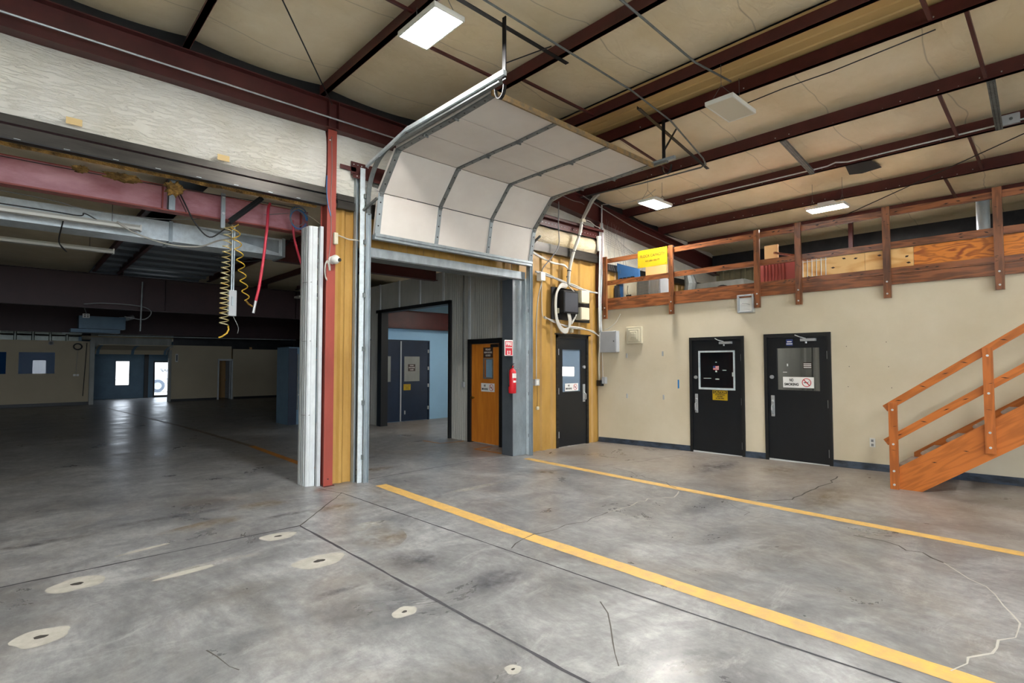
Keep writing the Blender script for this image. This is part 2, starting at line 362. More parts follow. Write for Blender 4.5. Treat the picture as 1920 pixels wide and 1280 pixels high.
# ------------------------------------------------------------ floor and its painted lines
fl = MB(); xs = [-8, 6.9, 7.45, 8, 8.55, 9.1, 16.5]; ys = [-8.3, -1.9, 0, 2, 4, 5.5, 7.1, 31]
for i in range(len(xs)-1):
    for j in range(len(ys)-1):
        fl.poly([(x, y, rise(x, y)) for x, y in ((xs[i], ys[j]), (xs[i+1], ys[j]), (xs[i+1], ys[j+1]), (xs[i], ys[j+1]))])
v0 = fl
floor = struct('floor', fl, 'concrete')
bm = bmesh.new(); bm.from_mesh(floor.data); bmesh.ops.remove_doubles(bm, verts=bm.verts, dist=.001); bm.to_mesh(floor.data); bm.free()
def line_strip(pts, w, m, name, ragged=0., e=.002, wv=0.):
    mb = MB(); out = []
    P = [Vector(p) for p in pts]
    fine = [P[0]]
    for a, b in zip(P, P[1:]):
        n = max(1, int((b-a).length/.12)) if ragged or wv else 1
        for k in range(1, n+1):
            q = a.lerp(b, k/n)
            if wv and k < n: q = q + Vector((random.uniform(-wv, wv), random.uniform(-wv, wv)))
            fine.append(q)
    L_, R_ = [], []
    for i, q in enumerate(fine):
        d = (fine[min(i+1, len(fine)-1)]-fine[max(i-1, 0)]).normalized(); n = Vector((-d.y, d.x))
        a = w/2+random.uniform(-ragged, ragged); b = w/2+random.uniform(-ragged, ragged)
        L_.append(q+n*a); R_.append(q-n*b)
    for i in range(len(fine)-1): mb.poly([pw(R_[i], e), pw(R_[i+1], e), pw(L_[i+1], e), pw(L_[i], e)])
    return mb.build(name, m, floor)
line_strip([(3.70, 6.58), (3.645, 4.0), (3.66, 2.1), (3.68, 1.0), (3.68, -6)], .165, 'paint_yellow', 'painted_line', .004)
line_strip([(6.56, 6.68), (6.47, 3.7), (6.44, 1.7), (6.42, -6)], .145, 'paint_yellow', 'painted_line', .004)
line_strip([(3.5, 8.3), (3.53, 11.4)], .12, 'paint_orange', 'painted_line', .004)
line_strip([(3.53, 11.4), (3.3, 16)], .11, 'paint_faded', 'painted_line', .01)
line_strip([(3.3, 16), (2.6, 24.5)], .10, 'paint_faded', 'painted_line', .01)
line_strip([(6.44, 9.69), (6.49, 9.13), (7.03, 9.04)], .07, 'paint_orange', 'painted_line', .004)
line_strip([(7.0, 8.1), (6.54, 8.07), (6.58, 7.35)], .08, 'paint_orange', 'painted_line', .004)
line_strip([(-7, 5.52), (2.18, 5.5)], .02, 'joint', 'expansion_joint', .005)
line_strip([(2.18, 5.5), (2.2, 3.5), (2.22, 1.6), (2.25, -7)], .022, 'joint', 'expansion_joint', .006)
line_strip([(2.18, 5.5), (3.1, 6.5), (3.0, 6.95)], .012, 'crack', 'expansion_joint', .003, wv=.01)
line_strip([(3.11, 6.55), (3.22, 4), (3.32, 1.89), (3.42, .4), (3.5, -6)], .014, 'joint', 'expansion_joint', .003)
line_strip([(3.7, 7.0), (4.35, 7.05), (5.79, 7.13), (6.5, 7.15)], .012, 'joint', 'expansion_joint', .003)
for pts, m_, w_ in (
    ([(3.3, 3.55), (3.72, 3.69), (4.02, 3.65), (4.17, 3.68), (4.42, 3.6), (4.87, 3.67)], 'crack', .012),
    ([(4.87, 3.67), (5.23, 3.64), (5.71, 3.7), (6.01, 3.52), (6.33, 3.64)], 'crack_pale', .014),
    ([(6.58, 6.27), (6.66, 5.87), (6.99, 5.26), (6.92, 4.86), (6.73, 4.4), (6.65, 4.01), (6.46, 3.75)], 'crack', .012),
    ([(6.96, 5.34), (7.67, 5.12), (8.31, 5.0), (8.65, 4.89)], 'crack', .01),
    ([(5.95, 1.58), (5.96, 1.33), (5.81, 1.14), (5.85, 1.03), (5.68, .86)], 'crack', .02),
    ([(5.68, .86), (5.58, .79), (5.4, .67), (5.31, .56), (4.98, .44), (4.72, .34), (4.22, .41), (3.73, .55)], 'crack_pale', .012),
    ([(3.02, 2.35), (2.92, 2.21), (2.79, 2.09), (2.64, 1.96), (2.46, 1.79)], 'crack', .01),
    ([(6.2, 2.9), (6.09, 2.78), (6.02, 2.6), (5.85, 2.59)], 'crack', .008),
    ([(6.6, 2.76), (6.93, 2.48), (7.33, 2.47), (7.91, 2.4), (8.45, 2.42)], 'crack', .02),
    ([(.86, 3.5), (.91, 3.23), (.94, 3.16)], 'crack', .01)):
    line_strip(pts, w_*.8, m_, 'crack', .003, .0025, .035)
def blob(c, rx, ry, m_, name, e=.002, jit=.18, rot=0., n=22):
    pts = []; p1, p2, p3 = (random.uniform(0, 6) for _ in range(3))
    for k in range(n):
        t = 2*PI*k/n; s = 1+jit*(.5*math.sin(2*t+p1)+.35*math.sin(3*t+p2)+.3*math.sin(5*t+p3)); x, y = rx*s*math.cos(t), ry*s*math.sin(t)
        pts.append(pw((c[0]+x*math.cos(rot)-y*math.sin(rot), c[1]+x*math.sin(rot)+y*math.cos(rot)), e))
    return MB().poly(pts).build(name, m_, floor)
for c, rx, ry in (((.4, 5.2), .13, .13), ((1.9, 5.31), .12, .1), ((1.92, 4.42), .16, .13), ((1.95, 3.14), .07, .06), ((.17, 4.35), .12, .1), ((2.02, 2.16), .04, .035)):
    blob(c, rx*1.25, ry*1.2, 'patch', 'cement_patch'); blob(c, rx*.28, ry*.26, 'hole', 'anchor_hole', .0032, .25, n=12)
blob((1.05, 4.9), .2, .05, 'patch', 'cement_patch', rot=.1)
def stain_mat(name, col, a):
    m = mat(name, col, .5); nt = m.node_tree; N = nt.nodes; L = nt.links
    tc = N.new('ShaderNodeTexCoord'); n = N.new('ShaderNodeTexNoise'); n.inputs['Scale'].default_value = 5; n.inputs['Detail'].default_value = 9; n.inputs['Roughness'].default_value = .75
    L.new(tc.outputs['Object'], n.inputs['Vector']); r = N.new('ShaderNodeMapRange'); r.inputs[1].default_value = .38; r.inputs[2].default_value = .8; r.inputs[4].default_value = a
    L.new(n.outputs['Fac'], r.inputs[0])
    sp = N.new('ShaderNodeSeparateXYZ'); L.new(tc.outputs['Generated'], sp.inputs[0]); sq = []
    for ax in 'XY':
        a_ = N.new('ShaderNodeMath'); a_.operation = 'SUBTRACT'; a_.inputs[1].default_value = .5; L.new(sp.outputs[ax], a_.inputs[0])
        b_ = N.new('ShaderNodeMath'); b_.operation = 'MULTIPLY'; L.new(a_.outputs[0], b_.inputs[0]); L.new(a_.outputs[0], b_.inputs[1]); sq.append(b_)
    ad = N.new('ShaderNodeMath'); ad.operation = 'ADD'; L.new(sq[0].outputs[0], ad.inputs[0]); L.new(sq[1].outputs[0], ad.inputs[1])
    fd = N.new('ShaderNodeMapRange'); fd.inputs[1].default_value = .0; fd.inputs[2].default_value = .17; fd.inputs[3].default_value = 1.15; fd.inputs[4].default_value = 0; L.new(ad.outputs[0], fd.inputs[0])
    mu = N.new('ShaderNodeMath'); mu.operation = 'MULTIPLY'; L.new(fd.outputs[0], mu.inputs[0]); L.new(r.outputs[0], mu.inputs[1]); L.new(mu.outputs[0], N['Principled BSDF'].inputs['Alpha']); return m
M['rust'] = stain_mat('rust stain', 'a8623a', .8); M['brown_stain'] = stain_mat('brown stain', '8f7850', .75); M['dark_stain'] = stain_mat('dark blue grey stain', '4c4e58', .8); M['pale_stain'] = stain_mat('pale chalky stain', 'c9c7bd', .9)
for c, rx, ry, m_, a in (((3.0, 6.85), .2, .16, 'rust', 0), ((2.2, 6.6), .5, .22, 'brown_stain', 0), ((1.5, 6.2), .6, .15, 'brown_stain', .2), ((2.75, 5.9), .35, .2, 'brown_stain', 0), ((1.2, 6.75), .7, .12, 'dark_stain', .05), ((.2, 6.6), .5, .1, 'dark_stain', 0), ((2.2, 6.0), .4, .08, 'dark_stain', .1),
    ((2.6, 4.6), .45, .25, 'brown_stain', .7), ((2.55, 3.9), .3, .3, 'dark_stain', .2), ((2.75, 3.1), .35, .25, 'dark_stain', 0), ((1.2, 4.95), .5, .09, 'pale_stain', .08), ((2.1, 3.6), .1, .4, 'dark_stain', .1), ((1.75, 3.75), .3, .07, 'dark_stain', 0), ((2.7, 5.0), .3, .2, 'pale_stain', .3),
    ((4.6, 5.6), .7, .1, 'pale_stain', .1), ((8.0, 4.0), .8, .35, 'dark_stain', .2), ((8.4, 3.2), .5, .3, 'brown_stain', 0), ((7.3, 2.2), .8, .3, 'brown_stain', 0), ((4.2, 7.6), .4, .2, 'brown_stain', 0), ((4.6, 8.6), .3, .12, 'dark_stain', 0)):
    blob(c, rx, ry, m_, 'floor_stain', .0012, .25, a, 28)
blob((.9, 5.75), .2, .03, 'patch', 'cement_patch', rot=.2)

# ------------------------------------------------------------ ceilings
def sag_ceiling(name, xcuts, zf, y0, y1, m, sag=.05, seams=1.5):
    mb = MB(); ny = int((y1-y0)/.3)
    cols = []
    for a, b in zip(xcuts, xcuts[1:]):
        k = 8
        for q in range(k): cols.append((a+(b-a)*q/k, q/k))
    cols.append((xcuts[-1], 0)); base = len(mb.v)
    for x, t in cols:
        for j in range(ny+1):
            y = y0+(y1-y0)*j/ny; ph = (y/seams) % 1.0
            pillow = .35+.65*math.sin(PI*min(max(ph, 0), 1))**.5
            mb.v.append((x, y, zf(x)-sag*4*t*(1-t)*pillow*.7 + .03*(1-4*t*(1-t)) - (.0 if 0 < t < 1 else -.0)))
    for i in range(len(cols)-1):
        for j in range(ny):
            q = i*(ny+1)+j; mb.f.append((q, q+ny+1, q+ny+2, q+1))
    return mb.build(name, m, kind='structure', smooth=True)
PX = [-6.5, -4.9, -3.3, -1.7, -.15, 1.39, 3.0, 4.67, 6.22, 7.0, 8.57, 10.05, 11.52, 12.95, 14.2]
sag_ceiling('ceiling', [-8]+PX[:9], lambda x: 5.47, -8.3, 7.25, 'vinyl_ceiling')
sag_ceiling('ceiling', PX[9:]+[15.5], lambda x: ztop(x)+.21, -8.3, 7.25, 'vinyl_ceiling')
mb = MB(); prof = []
for k in range(5):      # bare tin at the ridge
    x = 6.16+k*.2; prof += [(x, 5.44), (x+.1, 5.44), (x+.115, 5.455), (x+.14, 5.455), (x+.155, 5.44)]
struct('ceiling', mb.extr(prof, 'y', -8.3, 7.25), 'ridge_tin')
# roof over the rear bay (lower)
ZB = 4.03
sag_ceiling('ceiling', [-8, -6.2, -4.6, -3.1, -1.6, -.15, 1.42], lambda x: ZB, 7.25, 27.4, 'vinyl_ceiling')
sag_ceiling('ceiling', [3.9, 5.5, 7.1, 8.7, 10.3, 12.2], lambda x: ZB, 7.25, 27.4, 'vinyl_ceiling')
sag_ceiling('ceiling', [1.9, 3.9], lambda x: ZB, 7.25, 10.6, 'vinyl_ceiling')
mb = MB(); mb.box(-8, 12.4, 7.25, 31.3, ZB+.2, ZB+.24); struct('ceiling', mb, 'deck')
mb = MB()
pr = []
y = 10.6
while y < 27:
    pr += [(y, ZB+.02), (y+.5, ZB+.02), (y+.54, ZB-.03), (y+.62, ZB-.03), (y+.66, ZB+.02)]; y += .8
struct('ceiling', mb.extr(pr, 'x', 1.42, 3.9), 'deck')

# ------------------------------------------------------------ outer shell
def ribwall(name, axis, a0, a1, base, z0, z1, m, sign=-1, **k):
    mb = MB(); p = ribs(a0, a1, base, sign=sign, **k)
    if axis == 'x': mb.extr([(q[0], q[1]) for q in p], 'z', z0, z1)
    else: mb.extr([(q[1], q[0]) for q in p], 'z', z0, z1)
    return mb.build(name, m, kind='structure')
for a, b, z0, z1 in ((-8, -6.2, 0, 5.6), (-6.2, -1.8, 4.2, 5.6), (-1.8, .2, 0, 5.6), (.2, 4.6, 4.2, 5.6), (4.6, 15.5, 0, 5.6)):
    ribwall('wall_back', 'x', a, b, -8.2, z0, z1, 'vinyl_wall', 1)
    ribwall('wall_back', 'x', a, b, -8.3, z0, z1, 'deck', 1)
for x0, x1 in ((-6.2, -1.8), (.2, 4.6)):      # two unseen dock openings, added behind the viewpoint to bring in frontal daylight
    ld = bpy.data.lights.new('daylight portal', 'AREA'); ld.shape = 'RECTANGLE'; ld.size = x1-x0; ld.size_y = 4.2; ld.cycles.is_portal = True
    lo = bpy.data.objects.new('daylight_portal', ld); C.objects.link(lo); lo.location = ((x0+x1)/2, -8.4, 2.1); lo.rotation_euler = (PI/2, 0, 0)
struct('ground', MB().box(-40, 40, -60, -8.3, -.1, -.02), 'outdoor')
ribwall('wall_west', 'y', -8.2, 31, -7.9, 0, 5.6, 'vinyl_wall', 1)
ribwall('wall_east', 'y', -8.2, 7.2, 14.6, 2.8, 5.2, 'mezz_wall', -1)

# roof sheets and side sheets closing the building
struct('ceiling', MB().box(-8, 15.6, -8.3, 7.3, 5.66, 5.7), 'deck')
struct('wall_west', MB().box(-8.05, -8.0, -8.3, 31.3, 0, 5.7), 'deck')
struct('wall_east', MB().box(15.5, 15.55, -8.3, 7.3, 0, 5.7), 'deck')
struct('wall_east', MB().box(12.35, 12.4, 7.3, 31.3, 0, 4.3), 'deck')
struct('wall_north', MB().box(-8, 12.4, 30.9, 31.0, 2.6, 4.3).box(6.6, 12.4, 30.9, 31.0, 0, 2.7).box(-8, 15.6, 7.25, 7.3, 4.2, 5.7), 'deck')
# wall A: partition carrying the overhead doors
LW = MB()
nx, nz = 60, 8
for i in range(nx+1):
    for j in range(nz+1):
        x = -7.9+i*(3.08+7.9)/nx; t = j/nz
        LW.v.append((x, 7.1-.07*math.sin(PI*t)**.7-.012*math.sin(x*3.1+t*4), 4.0+.855*t))
for i in range(nx):
    for j in range(nz):
        q = i*(nz+1)+j; LW.f.append((q, q+nz+1, q+nz+2, q+1))
struct('wall_left', LW, 'vinyl_wall', smooth=True)
struct('wall_left', MB().box(-7.9, 15.5, 7.135, 7.2, 4.86, 5.6), 'black_steel')
cx = MB(); nx = 12
for i in range(nx+1):
    for j in range(nz+1):
        x = 3.22+i*.05*1.9; t = j/nz; z0 = 3.97+.03*math.sin(x*31)+.02*math.sin(x*57)
        cx.v.append((x, 7.08-.04*math.sin(PI*t)-.008*math.sin(x*20+t*9), z0+(4.855-z0)*t))
for i in range(nx):
    for j in range(nz):
        q = i*(nz+1)+j; cx.f.append((q, q+nz+1, q+nz+2, q+1))
struct('wall_center', cx, 'vinyl_wall', smooth=True)
struct('wall_center', MB().extr(ribs(4.3, 9.05, 7.12, pitch=.6, depth=.02), 'z', 4.4, 4.5), 'vinyl_wall')
struct('wall_center', MB().box(4.3, 9.05, 7.135, 7.15, 4.4, 4.95), 'vinyl_wall')
ribwall('wall_center', 'x', 3.225, 3.5, 7.1, 0, 3.82, 'yellow', -1, pitch=.17, flat=.07, depth=.028)
ribwall('wall_center', 'x', 3.5, 6.62, 7.12, 3.3, 3.82, 'yellow', -1)
ribwall('wall_right', 'x', 6.62, 7.76, 7.11, 0, 3.82, 'yellow', -1, pitch=.3, flat=.12, depth=.034)
ribwall('wall_right', 'x', 7.76, 8.75, 7.11, 2.22, 3.82, 'yellow', -1, pitch=.3, flat=.12, depth=.034)
ribwall('wall_right', 'x', 8.75, 9.11, 7.11, 0, 3.82, 'yellow', -1, pitch=.3, flat=.13, depth=.034)
ribwall('wall_right', 'x', 9.11, 14.6, 7.11, 2.8, 3.78, 'yellow', -1, pitch=.24, flat=.13)
struct('wall_right', MB().box(9.2, 14.6, 7.14, 7.17, 3.76, 5.2), 'vinyl_wall')
struct('wall_right', MB().box(9.05, 12.3, 7.18, 7.2, 0, 4.2), 'grey_siding')
ins = MB(); nx = 20
for i in range(nx+1):
    for j in range(nz+1):
        x = 6.9+i*(9.02-6.9)/nx; t = j/nz
        ins.v.append((x, 7.1-.11*math.sin(PI*t)**.6-.01*math.sin(x*13), 3.93+.36*t))
for i in range(nx):
    for j in range(nz):
        q = i*(nz+1)+j; ins.f.append((q, q+nz+1, q+nz+2, q+1))
struct('wall_right', ins, 'vinyl_tan', smooth=True)
# lower part of the wall west of the big opening
ribwall('wall_left', 'x', -7.9, -4.0, 7.1, 0, 3.82, 'yellow', -1)
# the opening headers
def channel(mb, x0, x1, zc, h, yf, d=.12, t=.012):
    mb.box(x0, x1, yf, yf+t, zc-h/2, zc+h/2); mb.box(x0, x1, yf+t, yf+d, zc+h/2-t, zc+h/2); mb.box(x0, x1, yf+t, yf+d, zc-h/2, zc-h/2+t); return mb
h = MB(); channel(h, -7.9, 3.07, 4.0, .08, 7.0); channel(h, -7.9, 3.07, 3.865, .13, 6.98); struct('trim_1', h, 'header')
h = MB(); channel(h, 3.23, 3.5, 3.96, .08, 7.02); channel(h, 3.23, 3.5, 3.85, .11, 7.0); struct('trim_2', h, 'header')
h = MB(); channel(h, 3.7, 9.0, 3.92, .05, 7.0); channel(h, 3.7, 9.0, 3.825, .13, 6.98); struct('trim_3', h, 'header')
h = MB(); channel(h, 9.16, 14.5, 3.72, .13, 6.98); struct('trim_4', h, 'header')

# ------------------------------------------------------------ wall B: beige partition with two black doors
WB = MB(); D1, D2 = (3.98, 4.98), (2.655, 3.645)
def wallB(a, b, z0, z1): WB.box(XB, XB+.14, a, b, z0, z1)
wallB(-8.2, D2[0], 0, 2.9); wallB(D2[1], D1[0], 0, 2.9); wallB(D1[1], 7.1, 0, 2.9); wallB(D1[0], D1[1], 2.11, 2.9); wallB(D2[0], D2[1], 2.12, 2.9)
wall_b = struct('wall_beige', WB, 'beige_wall')
for a, b in ((D1[1]+.0, 7.08), (D2[1], D1[0]), (-1.9, D2[0])):
    mb = MB(); n = max(1, int((b-a)/.5))
    for k in range(n):
        y0, y1 = a+(b-a)*k/n, a+(b-a)*(k+1)/n
        r0, r1 = rise(9.09, y0), rise(9.09, y1)
        mb.v += [(9.085, y0, r0), (9.085, y1, r1), (9.098, y1, r1+.1), (9.098, y0, r0+.1), (XB, y0, r0), (XB, y1, r1), (XB, y1, r1+.1), (XB, y0, r0+.1)]
        i = len(mb.v)-8
        for q in ((0, 1, 2, 3), (3, 2, 6, 7), (0, 4, 5, 1), (0, 3, 7, 4), (1, 5, 6, 2)): mb.f.append(tuple(i+t for t in q))
    struct('baseboard_right', mb, 'baseboard')
# the rooms behind wall B
struct('floor', MB().box(XB+.14, 12, .8, 7.1, .02, .1), 'concrete')
ribwall('wall_office', 'y', .8, 3.8, 11.2, 0, 2.8, 'under_grey', -1, pitch=.2, flat=.1)
struct('wall_office', MB().box(XB+.14, 11.3, 3.78, 3.84, 0, 2.8), 'under_grey')
struct('wall_office', MB().box(11.4, 11.5, 3.84, 7.1, 0, 2.8), 'red_cabinet')
struct('wall_office', MB().box(XB+.14, 11.5, .75, .8, 0, 2.8), 'under_grey')

def door_sign_nosmoking(parent, c, face, w=.28, h=.1):
    """white NO SMOKING plate with the red prohibition ring"""
    x, y, z = c
    def P(u, v, e): return (x+u, y-e, z+v) if face == '-y' else (x-e, y-u, z+v)
    mb = MB()
    pts = [(-w/2, -h/2), (w/2, -h/2), (w/2, h/2), (-w/2, h/2)]
    mb.poly([P(*q, 0) for q in pts]).poly([P(*q, .004) for q in pts])
    s = mb.build('no_smoking_sign', 'sign_white', parent, label='white no smoking sign')
    text('lettering', 'NO', h*.36, P(-w*.22, h*.2, .0048), face, 'ink', s, w=w*.13, bold=.002)
    text('lettering', 'SMOKING', h*.32, P(-w*.22, -h*.2, .0048), face, 'ink', s, w=w*.47, bold=.002)
    ring = MB(); R = h*.4; n = 26
    for k in range(n):
        a, b = 2*PI*k/n, 2*PI*(k+1)/n
        ring.poly([P(w*.27+R*math.cos(a), R*math.sin(a), .006), P(w*.27+R*math.cos(b), R*math.sin(b), .006), P(w*.27+R*.84*math.cos(b), R*.84*math.sin(b), .006), P(w*.27+R*.84*math.cos(a), R*.84*math.sin(a), .006)])
    d = R*.7; e = R*.1
    ring.poly([P(w*.27-d-e*.5, d-e*.5, .006), P(w*.27-d+e, d+e, .006), P(w*.27+d+e*.5, -d+e*.5, .006), P(w*.27+d-e, -d-e, .006)])
    ring.build('prohibition_ring', 'sign_red', s)
    cg = MB().poly([P(w*.27-R*.6, -R*.12, .0052), P(w*.27+R*.35, -R*.12, .0052), P(w*.27+R*.35, R*.08, .0052), P(w*.27-R*.6, R*.08, .0052)])
    cg.poly([P(w*.27+R*.4, R*.1, .0052), P(w*.27+R*.46, R*.1, .0052), P(w*.27+R*.62, R*.5, .0052), P(w*.27+R*.55, R*.5, .0052)])
    cg.build('cigarette', 'ink', s)
def ladder_handle(parent, face_x, y, z, s=1.):
    h = MB(); h.box(face_x-.012, face_x, y-.028, y+.028, z-.17, z+.17); h.build('handle_plate', 'chrome', parent, bevel=.01)
    g = MB().tube([(face_x-.01, y, z+.01), (face_x-.055, y, z), (face_x-.06, y, z-.05), (face_x-.055, y, z-.12), (face_x-.012, y, z-.13)], .011, 8)
    g.disc((face_x-.018, y, z+.08), (1, 0, 0), .018, .02)
    g.build('handle', 'chrome', parent, smooth=True)
def black_door(name, y0, y1, zb, zt, glass_box, label_extra):
    root = sempty(name, (XB, (y0+y1)/2, zb)); f = .05
    fr = MB(); X0 = XB-.03; X1 = XB+.16
    fr.box(X0, X1, y0, y0+f, zb, zt).box(X0, X1, y1-f, y1, zb, zt).box(X0, X1, y0+f, y1-f, zt-.055, zt)
    fr.build('door_frame', 'black_frame', root)
    a, b = y0+f+.004, y1-f-.004; g0, g1, gz0, gz1 = glass_box; xf = XB-.008
    lf = MB(); lf.box(xf, xf+.045, a, b, zb+.03, gz0).box(xf, xf+.045, a, b, gz1, zt-.06).box(xf, xf+.045, a, g0, gz0, gz1).box(xf, xf+.045, g1, b, gz0, gz1)
    lf.build('door_leaf', 'black_door', root)
    MB().box(xf+.015, xf+.02, g0, g1, gz0, gz1).build('window_pane', 'glass', root)
    MB().box(xf-.01, xf+.05, a, b, zb+.0, zb+.03).build('threshold', 'screw', root, label='bright metal threshold strip')
    for hz in (.2, .95, 1.7):
        MB().tube([(xf-.008, y0+f, zb+hz-.06), (xf-.008, y0+f, zb+hz+.06)], .009, 8).build('hinge', 'chrome', root)
    c = MB().box(xf-.05, xf, y0+.2, y0+.42, zt-.13, zt-.09); c.tube([(xf-.04, y0+.34, zt-.09), (xf-.1, y0+.42, zt-.06), (xf-.03, y0+.5, zt-.03)], .008, 6); c.disc((xf-.03, y0+.34, zt-.15), (0, 0, 1), .014, .03)
    c.build('door_closer', 'chrome', root, label='silver door closer arm')
    MB().disc((xf-.012, y1-.12, zb+1.35), (1, 0, 0), .03, .03, 16).build('deadbolt', 'chrome', root, smooth=False)
    ladder_handle(root, xf, y1-.125, zb+.88)
    return root, xf
d1, xf = black_door('door_1', D1[0], D1[1], .045, 2.115, (4.16, 4.79, 1.20, 1.85), '')
tr = MB()
for a in ((4.14, 4.17, 1.18, 1.87), (4.78, 4.81, 1.18, 1.87), (4.17, 4.78, 1.84, 1.87), (4.17, 4.78, 1.18, 1.215)): tr.box(xf-.008, xf+.01, *a)
tr.build('window_trim', 'galv_bright', d1, label='silver window trim')
s = MB().box(xf-.004, xf, 4.28, 4.55, 1.0, 1.17).build('caution_sign', 'sign_yellow', d1, label='yellow and black caution sign')
MB().box(xf-.005, xf-.004, 4.29, 4.54, 1.115, 1.165).build('sign_band', 'ink', s)
text('lettering', 'CAUTION', .055, (xf-.0062, 4.415, 1.14), '-x', 'sign_yellow', s, w=.22, bold=.002)
for k, t in enumerate(('EYE PROTECTION', 'REQUIRED', 'IN THIS AREA')): text('lettering', t, .026, (xf-.0052, 4.415, 1.093-.031*k), '-x', 'ink', s, w=(.17, .1, .15)[k], bold=.001)
fg = MB().box(xf+.008, xf+.012, 4.435, 4.54, 1.53, 1.60).build('flag_sticker', 'ink_white', d1, label='small striped flag sticker on the glass')
MB().box(xf+.006, xf+.008, 4.495, 4.54, 1.565, 1.60).build('flag_canton', 'flag_blue', fg)
st = MB()
for k in range(4): st.box(xf+.006, xf+.008, 4.435, 4.495 if k > 1 else 4.54, 1.53+k*.02, 1.54+k*.02)
st.build('flag_stripes', 'flag_red', fg)
st = MB()
for q in ((4.58, 4.72, 1.375, 1.385), (4.3, 4.37, 1.52, 1.53), (4.43, 4.5, 1.36, 1.375), (4.47, 4.5, 1.49, 1.52), (4.18, 4.2, 1.42, 1.49), (4.47, 4.5, 1.66, 1.67)): st.box(xf+.008, xf+.012, *q)
st.each('tape_scrap', 'white_plastic', d1)
d2, xf = black_door('door_2', D2[0], D2[1], .075, 2.125, (2.82, 3.45, 1.22, 1.89), '')
st = MB()
for q in ((3.3, 3.36, 1.5, 1.51), (3.28, 3.3, 1.6, 1.64)): st.box(xf+.008, xf+.012, *q)
st.each('tape_scrap', 'white_plastic', d2)
door_sign_nosmoking(d2, (xf, 3.13, 1.345), '-x', .455, .17)
s = MB().box(xf-.003, xf, 3.2, 3.3, 1.93, 2.03).build('sticker', 'flag_blue', d2, label='small blue and white sticker')
MB().box(xf-.004, xf-.003, 3.205, 3.295, 1.95, 1.965).build('sticker_print', 'ink_white', s)
text('lettering', 'PUSH', .03, (xf-.004, 3.25, 2.0), '-x', 'ink_white', s, w=.08) if False else MB().box(xf-.004, xf-.003, 3.215, 3.285, 1.985, 2.0).build('sticker_print', 'ink_white', s)
s = MB().box(xf+.012, xf+.014, 2.93, 3.06, 1.56, 1.66).build('notice', 'sign_brown', d2, label='dark notice behind the glass')
for k in range(3): MB().box(xf+.011, xf+.012, 2.94, 3.05, 1.575+k*.028, 1.588+k*.028).build('notice_line', 'ink_white', s)

# ------------------------------------------------------------ door_3 in the ochre wall
d3 = sempty('door_3', (8.26, YA, 0)); yf = YA-.02
fr = MB(); fr.box(7.76, 7.82, yf-.02, yf+.14, 0, 2.21).box(8.69, 8.75, yf-.02, yf+.14, 0, 2.21).box(7.76, 8.75, yf-.02, yf+.14, 2.15, 2.21).box(7.73, 8.79, yf-.05, yf, 2.21, 2.235)
fr.build('door_frame', 'header', d3)
lf = MB(); g = (7.96, 8.52, 1.08, 1.92); lf.box(7.82, 8.69, yf, yf+.045, .01, g[2]).box(7.82, 8.69, yf, yf+.045, g[3], 2.15).box(7.82, g[0], yf, yf+.045, g[2], g[3]).box(g[1], 8.69, yf, yf+.045, g[2], g[3])
lf.build('door_leaf', 'black_door', d3)
MB().box(g[0], g[1], yf+.02, yf+.026, g[2], g[3]).build('window_pane', 'glass_dirty', d3)
for hz in (.25, 1.1, 1.87): MB().tube([(7.835, yf-.008, hz-.06), (7.835, yf-.008, hz+.06)], .01, 8).build('hinge', 'chrome', d3)
MB().disc((8.61, yf-.014, 1.57), (0, 1, 0), .032, .03, 16).build('deadbolt', 'chrome', d3)
MB().box(8.575, 8.645, yf-.012, yf, .86, 1.22).build('handle_plate', 'chrome', d3, bevel=.005)
MB().tube([(8.61, yf-.01, 1.04), (8.61, yf-.06, 1.02), (8.61, yf-.06, .92), (8.61, yf-.01, .9)], .011, 8).build('handle', 'chrome', d3, smooth=True)
door_sign_nosmoking(d3, (8.23, yf, 1.17), '-y', .4, .15)

# ------------------------------------------------------------ walls of the rear bay
cw = MB()
for a, b, z0, z1 in ((7.2, 7.88, 0, 3.72), (7.88, 8.95, 2.15, 3.72), (8.95, 9.62, 0, 3.72), (9.62, 12.72, 2.99, 3.72), (12.72, 14.7, 0, 3.72)):
    cw.extr([(q[1], q[0]) for q in fine_ribs(a, b, 7.12)], 'z', z0, z1)
struct('wall_corridor', cw, 'grey_siding')
struct('wall_corridor', MB().box(7.2, 7.24, 7.2, 7.88, 0, 3.7).box(7.2, 7.24, 7.88, 8.95, 2.15, 3.7).box(7.2, 7.24, 8.95, 9.62, 0, 3.7).box(7.2, 7.24, 9.62, 12.72, 3.02, 3.7).box(7.2, 7.24, 12.72, 14.7, 0, 3.7), 'under_grey')
tr = MB()
for y in (8.0, 8.95, 9.9, 10.85, 11.8, 12.75): tr.box(7.085, 7.11, y-.03, y+.03, 3.05 if 9.62 < y < 12.85 else (2.16 if y < 9 else 0), 3.73)
struct('trim_5', tr, 'white_sheet')
struct('trim_6', MB().box(7.06, 7.26, 9.6, 9.66, 0, 3.02).box(7.06, 7.26, 12.6, 12.8, 0, 3.02).box(7.06, 7.26, 9.6, 12.9, 2.97, 3.05), 'black_frame')
struct('wall_blue', MB().box(7.25, 12.2, 13.3, 13.4, 0, 2.62), 'blue_wall')
struct('wall_blue', MB().box(7.25, 12.2, 13.42, 13.48, 2.6, 3.72), 'blue_wall')
struct('wall_blue', MB().box(12.2, 12.3, 7.2, 13.4, 0, 4.2), 'blue_wall')
